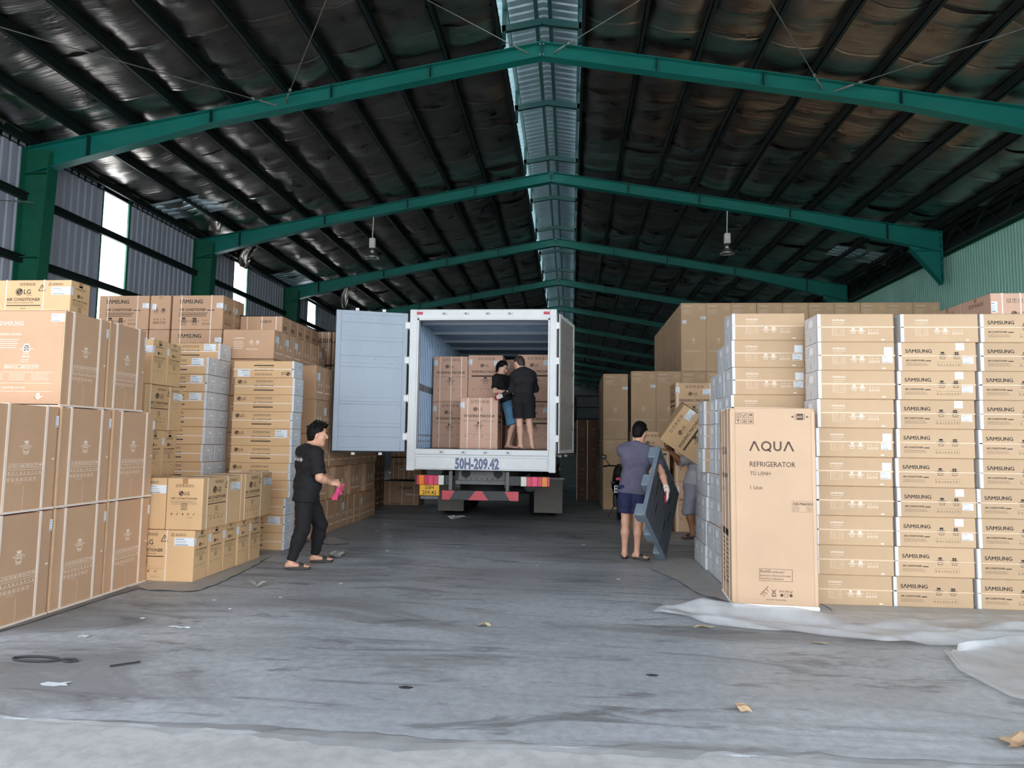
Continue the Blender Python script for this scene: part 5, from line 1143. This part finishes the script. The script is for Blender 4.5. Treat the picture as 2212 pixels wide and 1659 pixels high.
# ------------------------------------------------------------------ people: bodies grown as one smooth surface from a distance field
A3 = lambda *v: np.array(v, float)
class Vol:
    def __init__(s, lo, hi, h):
        s.h = h; s.lo = np.array(lo, float); s.n = np.ceil((np.array(hi)-s.lo)/h).astype(int)+1
        s.d = np.full(s.n, 9.0, np.float32); s.ax = [s.lo[i]+np.arange(s.n[i])*h for i in range(3)]
    def win(s, lo, hi):
        a = np.clip(np.floor((np.array(lo)-s.lo)/s.h).astype(int), 0, s.n-1); b = np.clip(np.ceil((np.array(hi)-s.lo)/s.h).astype(int)+1, 1, s.n)
        sl = tuple(slice(a[i], max(b[i], a[i]+1)) for i in range(3)); g = np.meshgrid(*[s.ax[i][sl[i]] for i in range(3)], indexing='ij'); return sl, np.stack(g, -1)
    def merge(s, sl, p, k):
        d = s.d[sl]
        if k < 0: s.d[sl] = np.maximum(d, -p); return                      # carve
        h = np.maximum(k-np.abs(d-p), 0)/max(k, 1e-6); s.d[sl] = np.minimum(d, p)-h*h*k*.25
    def cone(s, a, b, ra, rb, k=.03, flat=None, f=1.0, cuts=(), wob=0):
        """tapered limb from a to b; flat = direction in which the section is squeezed by f; cuts = (point, outward normal)"""
        a, b = np.array(a, float), np.array(b, float); R = max(ra, rb)*1.05+k+.02
        sl, P = s.win(np.minimum(a, b)-R, np.maximum(a, b)+R); ba = b-a; q = P-a
        t = np.clip((q@ba)/max(ba@ba, 1e-9), 0, 1); q = q-t[..., None]*ba
        if flat is not None:
            e = nrm(flat); c = q@e; L = np.sqrt(np.maximum((q*q).sum(-1)-c*c+(c/f)**2, 1e-12)); d = (L-(ra+t*(rb-ra)))*(.5+.5*f)
        else: d = np.sqrt((q*q).sum(-1))-(ra+t*(rb-ra))
        if wob: d = d+wob*(np.sin(P[..., 2]*41+P[..., 0]*23)*np.sin(P[..., 0]*37-P[..., 1]*29)+.7*np.sin(P[..., 2]*73+P[..., 1]*31+np.sin(P[..., 0]*19)*2))*.5
        for c, n in cuts: d = np.maximum(d, (P-np.array(c))@nrm(n))
        s.merge(sl, d.astype(np.float32), k)
    def ell(s, c, ax, r, k=.02, cuts=()):
        """ellipsoid with axes ax (3 unit rows) and radii r"""
        c = np.array(c, float); R = max(r)+abs(k)+.015; sl, P = s.win(c-R, c+R); q = (P-c)@np.array(ax).T; r = np.array(r)
        k0 = np.sqrt(((q/r)**2).sum(-1))+1e-6; k1 = np.sqrt(((q/r**2)**2).sum(-1))+1e-6; d = k0*(k0-1)/k1
        for cc, n in cuts: d = np.maximum(d, (P-np.array(cc))@nrm(n))
        s.merge(sl, d.astype(np.float32), k)
    def mesh(s, name, mat):
        """naive surface nets"""
        d = s.d; ins = d < 0; n = np.array(d.shape)
        c = [ins[i:n[0]-1+i, j_:n[1]-1+j_, k:n[2]-1+k] for i in (0, 1) for j_ in (0, 1) for k in (0, 1)]
        cnt = sum(x.astype(np.int8) for x in c); cells = np.argwhere((cnt > 0) & (cnt < 8))
        idx = np.full(n-1, -1, np.int64); idx[tuple(cells.T)] = np.arange(len(cells))
        off = np.array([(i, j_, k) for i in (0, 1) for j_ in (0, 1) for k in (0, 1)]); val = np.stack([d[tuple((cells+o).T)] for o in off], 1)
        acc = np.zeros((len(cells), 3)); m = np.zeros(len(cells))
        for i in range(8):
            for k in range(i+1, 8):
                if np.abs(off[i]-off[k]).sum() != 1: continue
                a, b = val[:, i], val[:, k]; x = (a < 0) != (b < 0); t = np.where(x, a/np.where(x, a-b, 1), 0)
                acc += np.where(x[:, None], off[i]+t[:, None]*(off[k]-off[i]), 0); m += x
        V = (cells+acc/np.maximum(m, 1)[:, None])*s.h+s.lo; F = []
        for ax in range(3):
            u, v = (ax+1) % 3, (ax+2) % 3; sl0 = [slice(1, -1)]*3; sl0[ax] = slice(0, -1); sl1 = list(sl0); sl1[ax] = slice(1, None)
            a, b = ins[tuple(sl0)], ins[tuple(sl1)]; e = np.argwhere(a != b); o = np.zeros(3, int); o[u] = o[v] = 1; e = e+o
            fl = ins[tuple(e.T)]; eu = np.zeros(3, int); ev = np.zeros(3, int); eu[u] = 1; ev[v] = 1
            q = np.stack([idx[tuple((e-eu-ev).T)], idx[tuple((e-ev).T)], idx[tuple(e.T)], idx[tuple((e-eu).T)]], 1); q[~fl] = q[~fl][:, ::-1]; F.append(q)
        F = np.concatenate(F); F = F[(F >= 0).all(1)]
        me = bpy.data.meshes.new(name); me.vertices.add(len(V)); me.vertices.foreach_set('co', V.ravel()); me.loops.add(len(F)*4); me.loops.foreach_set('vertex_index', F.ravel())
        me.polygons.add(len(F)); me.polygons.foreach_set('loop_start', np.arange(len(F))*4); me.polygons.foreach_set('loop_total', np.full(len(F), 4)); me.polygons.foreach_set('use_smooth', np.ones(len(F), bool))
        me.materials.append(MATS[mat]); me.update(calc_edges=True); me.validate(); return me

def hand(v, w, d, palm, curl, side, grow=0, cut=None, thumb=.6):
    """palm, four unequal bent fingers and a thumb leaving the side of the palm"""
    w = np.array(w, float); d = nrm(d); palm = nrm(np.array(palm)-d*np.dot(palm, d)); lat = np.cross(d, palm)*side; cu = () if cut is None else (cut,)
    v.cone(w-d*.01, w+d*.03, .026+grow, .032+grow, .012, palm, .72, cu); v.cone(w+d*.03, w+d*.075, .034+grow, .040+grow, .012, palm, .42, cu)
    for i, (o, L) in enumerate(((.031, .068), (.010, .077), (-.011, .072), (-.030, .056))):
        p = w+d*(.088-.004*abs(i-1))+lat*o; ang = curl*.55; r = .0092-.0008*(i == 3)+grow
        for f in (.44, .31, .25):
            dd = d*math.cos(ang)+palm*math.sin(ang)+lat*(o*.9); q = p+nrm(dd)*L*f; v.cone(p, q, r, r*.9, .006, None, 1, cu); p = q; r *= .9; ang += curl*.6
    p = w+d*.028+lat*.030; ang = .75
    for L in (.040, .030, .024):
        dd = nrm(d*math.cos(ang)+lat*math.sin(ang)+palm*thumb*.6); q = p+dd*L; v.cone(p, q, .0115+grow, .0095+grow, .010, None, 1, cu); p = q; ang -= .28

def person(name_label, J, look, voxel=.0065):
    """J: joint positions; look: clothes, colours"""
    K = {k: (np.array(v, float) if not isinstance(v, (str, float, int)) else v) for k, v in J.items()}
    pts = np.array([v for k, v in K.items() if k in ('pelvis', 'chest', 'neck', 'head', 'sl', 'sr', 'el', 'er', 'wl', 'wr', 'hl', 'hr', 'kl', 'kr', 'al', 'ar', 'tl', 'tr')])
    lo, hi = pts.min(0)-.24, pts.max(0)+.24; b = look.get('bulk', 1.0); Z = A3(0, 0, 1)
    F = nrm(K['face']); Fh = nrm(K['hface']); body = Vol(lo, hi, voxel); sk = look.get('skin', 'skin')
    P, C, N, H = K['pelvis'], K['chest'], K['neck'], K['head']
    side = nrm(K['sr']-K['sl']); hs = nrm(K['hr']-K['hl']); mid = (P+C)/2+F*.012*b
    def torso(v, g, k, cuts=(), wob=0):
        v.cone(P-hs*.075, P+hs*.075, .108*b+g, .108*b+g, k, F, .92, cuts, wob)
        v.cone(P+(C-P)*.25-side*.055, P+(C-P)*.25+side*.055, .105*b+g, .105*b+g, k, F, .88*min(b, 1.15), cuts, wob)
        v.cone(mid-side*.055, mid+side*.055, .105*b+g, .105*b+g, k, F, .86*min(b, 1.2), cuts, wob)
        v.cone(C-side*.075, C+side*.075, .122*b+g, .122*b+g, k, F, .86, cuts, wob)
        up = C+(N-C)*.55; v.cone(up-side*.09, up+side*.09, .085*b+g, .085*b+g, k, F, .9, cuts, wob)
        for s_ in ('sl', 'sr'): v.cone(N+(N-C)*.05, K[s_], .052+g*.8, .062*b+g, k, None, 1, cuts, wob)
    torso(body, 0, .05)
    body.cone(N-(H-N)*.15, H-nrm(H-N)*.03, .056*min(b, 1.1), .050*min(b, 1.1), .035)
    for S, E, W in (('sl', 'el', 'wl'), ('sr', 'er', 'wr')):
        S, E, W = K[S], K[E], K[W]; body.cone(S, E, .052*b, .040*b, .035); m = E+(W-E)*.3; body.cone(E, m, .040*b, .042*b, .02); body.cone(m, W, .042*b, .026, .02)
    for Hh, Kn, An, T in (('hl', 'kl', 'al', 'tl'), ('hr', 'kr', 'ar', 'tr')):
        Hh, Kn, An, T = K[Hh], K[Kn], K[An], K[T]; body.cone(Hh, Kn, .086*b, .054*b, .04); bk = nrm(An-Kn); back = nrm(np.cross(np.cross(bk, F), bk)); c = Kn+(An-Kn)*.32-back*.016
        body.cone(Kn, c, .050*b, .054*b, .03); body.cone(c, An+(Kn-An)*.12, .054*b, .034, .03); body.cone(An+(Kn-An)*.12, An, .034, .036, .02)
        fd = nrm((T-An)*A3(1, 1, 0)); heel = A3(An[0], An[1], T[2])-fd*.035+Z*.022; ball = T-fd*.06+Z*.012
        body.cone(An, heel, .036, .030, .02); body.cone(An-Z*.02+fd*.02, ball, .036, .026, .03, Z, .8)
        lt = np.cross(fd, Z)
        for i, o in enumerate((-.030, -.014, .002, .017, .031)): body.cone(ball+lt*o, ball+lt*o*1.1+fd*(.062-.006*abs(i-1.4))-Z*.004, .012, .009, .008)
    # head
    u = nrm(K['hup']-Fh*np.dot(K['hup'], Fh)); r = np.cross(Fh, u); hsz = look.get('head', 1.0); q = lambda a, b_, c: H+(r*a+Fh*b_+u*c)*hsz; AX = np.array([r, Fh, u])
    body.ell(q(0, -.008, .030), AX, A3(.076, .096, .096)*hsz, .02); body.ell(q(0, .022, -.040), AX, A3(.060, .068, .080)*hsz, .035); body.cone(q(-.012, .066, -.098), q(.012, .066, -.098), .022*hsz, .022*hsz, .03)
    for s_ in (-1, 1):
        body.cone(q(s_*.052, .0, -.045), q(s_*.02, .058, -.092), .020*hsz, .018*hsz, .03); body.cone(q(s_*.042, .058, -.022), q(s_*.035, .066, -.03), .022*hsz, .020*hsz, .03)
        body.cone(q(s_*.012, .090, .026), q(s_*.045, .074, .024), .010*hsz, .010*hsz, .015); body.ell(q(s_*.032, .098, .006), AX, A3(.015, .013, .010)*hsz, -1)
        body.ell(q(s_*.079, -.006, -.004), np.array([nrm(r+Fh*.35*s_*-1), nrm(Fh+r*.35*s_), u]), A3(.010, .021, .034)*hsz, .008)
    body.cone(q(0, .090, .018), q(0, .108, -.020), .009*hsz, .013*hsz, .012)
    for s_ in (-1, 1): body.cone(q(0, .100, -.024), q(s_*.014, .094, -.026), .009*hsz, .008*hsz, .008)
    body.cone(q(-.02, .080, -.052), q(.02, .080, -.052), .009*hsz, .009*hsz, .008); body.cone(q(-.017, .079, -.064), q(.017, .079, -.064), .010*hsz, .010*hsz, .006)
    gl = look.get('gloves', {})
    for s_, W, E in ((-1, 'wl', 'el'), (1, 'wr', 'er')):
        k = 'l' if s_ < 0 else 'r'; dd = K.get('hd'+k, nrm(K[W]-K[E])); hand(body, K[W], dd, K['palm'+k], look.get('curl'+k, .55), s_)
    root = link('person', body.mesh('person', sk)); tag(root, name_label, 'person')
    def add(n, v, mat, lab=None):
        o = link(n, v.mesh(n, mat), root)
        if lab: o['label'] = lab
        return o
    # gloves
    for k, s_, W, E in (('l', -1, 'wl', 'el'), ('r', 1, 'wr', 'er')):
        if k in gl:
            dd = K.get('hd'+k, nrm(K[W]-K[E])); c = K[W]+dd*.06; g = Vol(c-.15, c+.15, .0045); hand(g, K[W], dd, K['palm'+k], look.get('curl'+k, .55), s_, .0035); g.cone(K[W]-nrm(K[W]-K[E])*.045, K[W]+dd*.01, .035, .034, .012); o = add('glove', g, 'glove_white', 'white knitted glove')
            g = Vol(c-.15, c+.15, .0045); pn = nrm(K['palm'+k]); hand(g, K[W], dd, K['palm'+k], look.get('curl'+k, .55), s_, .0065, (K[W]+dd*.05+pn*.008, -pn)); p_ = link('glove_palm', g.mesh('glove_palm', 'glove_red'), o); p_['label'] = 'red rubber palm'
    # shirt
    wb = look.get('wob', .006); sv = Vol(lo, hi, .008); hem = K['hem']; tp = nrm(C-P); cuts = [(hem, -tp), (N+nrm(H-N)*.012, nrm(H-N))]
    g = look.get('loose', .020); torso(sv, g, .05, cuts, wb)
    sv.cone(hem-hs*.085, hem+hs*.085, .112*b+g, .112*b+g, .04, F, .92, cuts, wb)
    if look.get('collar'):
        nd = nrm(H-N); sv.cone(N-nd*.02, N+nd*.045, .074, .066, .01, None, 1, [(N+nd*.045, nd)])
    for S, E, W in (('sl', 'el', 'wl'), ('sr', 'er', 'wr')):
        S, E, W = K[S], K[E], K[W]; sl_ = look.get('sleeve', .62)
        if sl_ <= 1: e = S+(E-S)*sl_; sv.cone(S-(E-S)*.02, e, .064*b+g*.7, .058*b+g*.8, .03, None, 1, [(e, E-S)], wb)
        else:
            sv.cone(S, E, .060*b+g*.5, .048*b+g*.4, .03, None, 1, (), wb); e = E+(W-E)*(sl_-1); sv.cone(E, e, .048*b+g*.4, .033+g*.3, .03, None, 1, [(e, W-E)], wb*.8)
    add('shirt', sv, look['shirt'])
    # trousers or shorts
    tv = Vol(lo, hi, .008); top = P+tp*.13; g = look.get('tloose', .016); leg = look.get('leg', .75); tv.cone(P-hs*.075, P+hs*.075, .110*b+g*.6, .110*b+g*.6, .05, F, .95, [(top, tp)], wb)
    tv.cone(P+tp*.08-hs*.06, P+tp*.08+hs*.06, .106*b+g*.4, .106*b+g*.4, .05, F, .92, [(top, tp)], wb*.5)
    for Hh, Kn, An in (('hl', 'kl', 'al'), ('hr', 'kr', 'ar')):
        Hh, Kn, An = K[Hh], K[Kn], K[An]
        if leg <= 1: e = Hh+(Kn-Hh)*leg; tv.cone(Hh, e, .090*b+g, .066*b+g*1.8, .035, None, 1, [(e, Kn-Hh)], wb)
        else:
            tv.cone(Hh, Kn, .090*b+g, .064*b+g, .035, None, 1, (), wb); e = Kn+(An-Kn)*(leg-1)
            if leg > 1.5: m = Kn+(An-Kn)*.35; tv.cone(Kn, m, .064*b+g, .060*b+g, .03, None, 1, (), wb); tv.cone(m, e, .060*b+g, .044+g*.6, .03, None, 1, [(e, An-Kn)], wb)
            else: tv.cone(Kn, e, .064*b+g, .066*b+g, .03, None, 1, [(e, An-Kn)], wb)
    add(look.get('tname', 'trousers'), tv, look['trousers'])
    # hair
    hv = Vol(H-.2*hsz, H+.22*hsz, .0055); fl = look.get('hair', 'full'); gr = .012 if fl != 'crop' else .005
    front = (q(0, .042, .062), nrm(Fh*.80-u*.60)); nape = (q(0, -.07, -.085), nrm(-u+Fh*.35)); ear = (q(0, .012, -.02), nrm(Fh*.8-u*.6))
    hv.ell(q(0, -.012, .028), AX, (A3(.076, .094, .100)+gr)*hsz, .01, [front, nape, ear]); hv.ell(q(0, -.042, -.03), AX, (A3(.058, .052, .062)+gr*.8)*hsz, .02, [nape, ear])
    if fl != 'crop':
        hv.ell(q(0, -.004, .090), AX, A3(.070, .082, .056)*hsz, .02, [(q(0, .050, .07), nrm(Fh*.9-u*.45))])
        rr = random.Random(3); n = 46 if fl == 'spiky' else 26
        for i in range(n):
            a = rr.uniform(0, 6.28); e = rr.uniform(.15, 1.2); dv = r*math.cos(a)*math.cos(e)+Fh*math.sin(a)*math.cos(e)+u*math.sin(e); p0 = q(0, 0, .036)+dv*.088*hsz
            if np.dot(dv, Fh) > .75 and np.dot(dv, u) < .45: continue
            tip = p0+nrm(dv+u*.5+Fh*rr.uniform(-.1, .7)+r*rr.uniform(-.3, .3))*(rr.uniform(.03, .055) if fl == 'spiky' else rr.uniform(.012, .022))*hsz; hv.cone(p0-dv*.01, tip, .017*hsz, .005, .008)
    add('hair', hv, 'hair_black' if fl != 'crop' else 'hair_short')
    # eyes, brows
    for s_ in (-1, 1):
        m = MB(); m.lathe([(0, -.010), (.0075, -.0065), (.010, 0), (.0075, .0065), (0, .010)], 12); e = m.build('eye', 'eye_white', root, smooth=True); e.matrix_local = Matrix([[r[i], u[i], Fh[i], q(s_*.031, .084, .006)[i]] for i in range(3)]+[[0, 0, 0, 1]])
        m = MB(); m.lathe([(0, .0105), (.0055, .009), (.0055, .006)], 10); o = m.build('iris', 'eye_dark', e, smooth=True)
        m = MB(); m.tube([q(s_*.014, .099, .027), q(s_*.03, .095, .033), q(s_*.048, .078, .028)], [.004, .005, .002], 6); m.build('eyebrow', 'hair_black', root, smooth=True)
    m = MB(); m.tube([q(-.022, .0865, -.055), q(-.008, .0915, -.0545), q(.008, .0915, -.0545), q(.022, .0865, -.055)], [.003, .0055, .0055, .003], 6); m.build('lips', 'lip', root, smooth=True)
    # slippers
    if look.get('slippers'):
        for An, T in (('al', 'tl'), ('ar', 'tr')):
            An, T = K[An], K[T]; fd = nrm((T-An)*A3(1, 1, 0)); lt = np.cross(fd, Z); a = A3(An[0], An[1], T[2]-.006)-fd*.055; bb = A3(T[0], T[1], T[2]-.006)+fd*.012; n = 20
            ring = []
            for i in range(n):
                t_ = 2*math.pi*i/n; L = np.linalg.norm(bb-a)/2; wdt = .042+.008*math.cos(t_); ring.append((a+bb)/2+fd*L*math.cos(t_)*(abs(math.cos(t_))**-.15 if abs(math.cos(t_)) > .2 else 1)*.98+lt*wdt*math.sin(t_))
            m = MB(); V = [p+Z*z for z in (-.018, .010) for p in ring]; m.add(V, [tuple(range(n))[::-1], tuple(range(n, 2*n))]+[(i, (i+1) % n, n+(i+1) % n, n+i) for i in range(n)]); sp = m.build('slipper', 'slipper', root)
            m = MB(); cA = bb-fd*.115; G = []
            for jx in range(5):
                c_ = cA+fd*.055*(jx/4-.3); G.append([c_+lt*.047*math.cos(w_)+Z*(.012+.052*(1-.12*jx)*math.sin(w_)) for w_ in np.linspace(0, math.pi, 9)])
            m.grid(np.array(G)); m.build('slipper_strap', 'slipper', sp, smooth=True)
    return root

def people():
    # walking man in black, seen from behind his right shoulder
    person('man in black shirt and trousers walking along the left cartons, holding pink gloves', dict(
        pelvis=(-3.165, 8.12, .86), chest=(-3.150, 8.12, 1.225), neck=(-3.135, 8.125, 1.415), head=(-3.075, 8.16, 1.572), face=(.74, .67, 0), hface=(.93, .33, -.10), hup=(.08, 0, 1),
        sl=(-3.275, 8.255, 1.35), sr=(-3.025, 7.985, 1.345), el=(-3.10, 8.38, 1.06), er=(-2.945, 7.94, 1.065), wl=(-2.87, 8.24, 1.0), wr=(-2.865, 8.10, 1.0), hdl=(.75, -.5, -.15), hdr=(.85, .45, -.12), palml=(.1, -.7, -.6), palmr=(.1, .75, -.6),
        hl=(-3.19, 8.215, .84), hr=(-3.15, 8.03, .84), kl=(-3.06, 8.33, .47), kr=(-3.14, 7.97, .46), al=(-3.13, 8.37, .075), ar=(-3.235, 7.88, .075), tl=(-2.93, 8.44, .032), tr=(-3.02, 7.93, .032), hem=(-3.17, 8.12, .78)),
        dict(skin='skin', shirt='cloth_black', trousers='cloth_black', sleeve=.86, leg=1.93, bulk=1.16, hair='spiky', head=1.12, slippers=True, loose=.022, tloose=.012, curll=.9, curlr=.9))
    # porter with the pallet
    person('man in violet shirt and navy shorts, back turned, holding the grey plastic pallet', dict(
        pelvis=(.845, 9.27, .925), chest=(.880, 9.27, 1.30), neck=(.892, 9.275, 1.505), head=(.925, 9.30, 1.665), face=(.12, .99, 0), hface=(.60, .74, -.28), hup=(.05, .1, 1),
        sl=(.705, 9.29, 1.425), sr=(1.06, 9.225, 1.405), el=(.80, 9.58, 1.30), er=(1.165, 8.95, 1.165), wl=(.99, 9.62, 1.42), wr=(1.20, 8.72, .955), hdl=(.75, -.25, .6), hdr=(.08, -.15, -1), palml=(.2, -.85, -.4), palmr=(-1, .2, 0),
        hl=(.745, 9.28, .90), hr=(.935, 9.26, .90), kl=(.735, 9.27, .49), kr=(.905, 9.24, .49), al=(.725, 9.30, .075), ar=(.880, 9.27, .075), tl=(.735, 9.48, .032), tr=(1.03, 9.21, .032), hem=(.85, 9.27, .865)),
        dict(skin='skin', shirt='cloth_violet', trousers='cloth_navy', tname='shorts', sleeve=.72, leg=.72, bulk=.98, hair='full', head=1.06, slippers=True, collar=True, loose=.024, tloose=.024, gloves={'l', 'r'}, curll=.9, curlr=.5))
    # porter in grey behind the tilted carton
    person('man in grey top and shorts behind the white-ended stacks, carrying the tilted carton', dict(
        pelvis=(1.985, 11.60, .82), chest=(2.07, 11.62, 1.17), neck=(2.07, 11.61, 1.36), head=(2.03, 11.60, 1.50), face=(-.95, -.2, 0), hface=(-.9, -.1, .3), hup=(0, 0, 1),
        sl=(2.04, 11.45, 1.29), sr=(2.06, 11.78, 1.29), el=(1.80, 11.47, 1.255), er=(1.82, 11.78, 1.2), wl=(1.605, 11.46, 1.42), wr=(1.66, 11.6, 1.42), hdl=(-.6, -.2, .75), hdr=(-.5, -.3, .8), palml=(.7, -.2, .7), palmr=(.7, -.2, .7),
        hl=(1.98, 11.51, .80), hr=(1.99, 11.69, .80), kl=(1.90, 11.45, .44), kr=(2.03, 11.72, .43), al=(1.985, 11.43, .075), ar=(2.13, 11.74, .075), tl=(1.80, 11.37, .032), tr=(1.95, 11.68, .032), hem=(2.0, 11.6, .86)),
        dict(skin='skin_tan', shirt='cloth_grey', trousers='cloth_lilac', tname='shorts', sleeve=1.0, leg=1.12, bulk=1.0, hair='full', slippers=True, loose=.022, tloose=.022))
    # two men in the lorry
    z = 1.386
    person('man in black tee and blue shorts in the lorry, behind the loose carton', dict(
        pelvis=(-1.10, 12.50, z+.83), chest=(-1.235, 12.52, z+1.18), neck=(-1.285, 12.52, z+1.345), head=(-1.265, 12.51, z+1.475), face=(.90, -.43, 0), hface=(.90, -.30, -.32), hup=(.25, -.1, 1),
        sl=(-1.17, 12.66, z+1.28), sr=(-1.345, 12.385, z+1.275), el=(-1.08, 12.62, z+1.05), er=(-1.365, 12.33, z+1.035), wl=(-.98, 12.47, z+1.0), wr=(-1.145, 12.27, z+1.03), palml=(0, -.4, -1), palmr=(0, .4, -1),
        hl=(-1.05, 12.58, z+.80), hr=(-1.12, 12.42, z+.80), kl=(-1.0, 12.60, z+.44), kr=(-1.03, 12.38, z+.43), al=(-1.10, 12.62, z+.075), ar=(-1.12, 12.36, z+.075), tl=(-.94, 12.58, z+.022), tr=(-.96, 12.30, z+.022), hem=(-1.09, 12.50, z+.885)),
        dict(skin='skin_pale', shirt='cloth_black', trousers='cloth_denim', tname='shorts', sleeve=.75, leg=.98, bulk=.95, hair='full', head=1.04, loose=.02, tloose=.03))
    person('man in black long sleeves and black shorts, back turned, standing at the lorry doorway', dict(
        pelvis=(-.80, 11.72, z+.845), chest=(-.800, 11.71, z+1.20), neck=(-.835, 11.73, z+1.375), head=(-.885, 11.77, z+1.485), face=(-.30, .95, 0), hface=(-.62, .62, -.48), hup=(-.15, .15, 1),
        sl=(-.955, 11.70, z+1.265), sr=(-.655, 11.76, z+1.275), el=(-1.015, 11.74, z+1.025), er=(-.60, 11.90, z+1.05), wl=(-1.185, 11.80, z+.925), wr=(-.74, 12.12, z+1.0), hdl=(-.88, .30, -.25), palml=(.0, .9, -.3), palmr=(-.3, 0, -1),
        hl=(-.885, 11.70, z+.82), hr=(-.715, 11.75, z+.82), kl=(-.865, 11.72, z+.44), kr=(-.70, 11.77, z+.44), al=(-.84, 11.68, z+.075), ar=(-.645, 11.74, z+.075), tl=(-.955, 11.80, z+.022), tr=(-.70, 11.92, z+.022), hem=(-.80, 11.72, z+.80)),
        dict(skin='skin_pale', shirt='cloth_charcoal', trousers='cloth_black', tname='shorts', sleeve=1.93, leg=.74, bulk=.97, hair='crop', head=1.06, loose=.011, tloose=.026, gloves={'l'}, curll=.45))
    # pink work gloves hanging from the walking man's fists
    for k, (dx, l) in enumerate(((0, .19), (.035, .13))):
        n = 9; P = np.zeros((n, 6, 3))
        for i in range(n):
            t = i/(n-1)
            for q in range(6): a = q/5-.5; P[i, q] = (-2.815+dx+.02*math.sin(t*5+k)+a*.05*(.5+t*.6), 8.165+.05*k+a*.03+.012*math.sin(a*12+t*4), .985-l*t-.02*abs(a)*t)
        m = MB(); m.grid(P); Q = P+[.004, .004, 0]; m.grid(Q[::-1]); o = m.build('pink_glove', 'cloth_pink', smooth=True); tag(o, ('longer', 'shorter')[k]+' pink work glove hanging from the walking man\'s hands', 'glove')
people()
def shirt_lettering():
    from mathutils.bvhtree import BVHTree
    man = next(o for o in COL.objects if o.name == 'person'); sh = next(c for c in man.children if c.name.startswith('shirt'))
    tree = BVHTree.FromPolygons([v.co for v in sh.data.vertices], [tuple(f.vertices) for f in sh.data.polygons])
    F_ = nrm((.74, .67, 0)); U = nrm((.67, -.74, 0)); V, F, W = textgeo('muối chủ việc', .02); h = .042; sx = .27/(W*h); out = []
    for x, y in V:
        p = A3(-3.150, 8.12, 1.265)-F_*.6+U*((x/W-.5)*.27-.01)+A3(0, 0, 1)*(y*h-.012*(x/W)); r = tree.ray_cast(Vector(p), Vector(F_)); q = np.array(r[0]) if r[0] else p+F_*.45; out.append(q-F_*.004)
    m = MB(); m.add(out, F); o = m.build('back_lettering', 'foam_white', man); o['label'] = 'small white lettering across the upper back'
shirt_lettering()
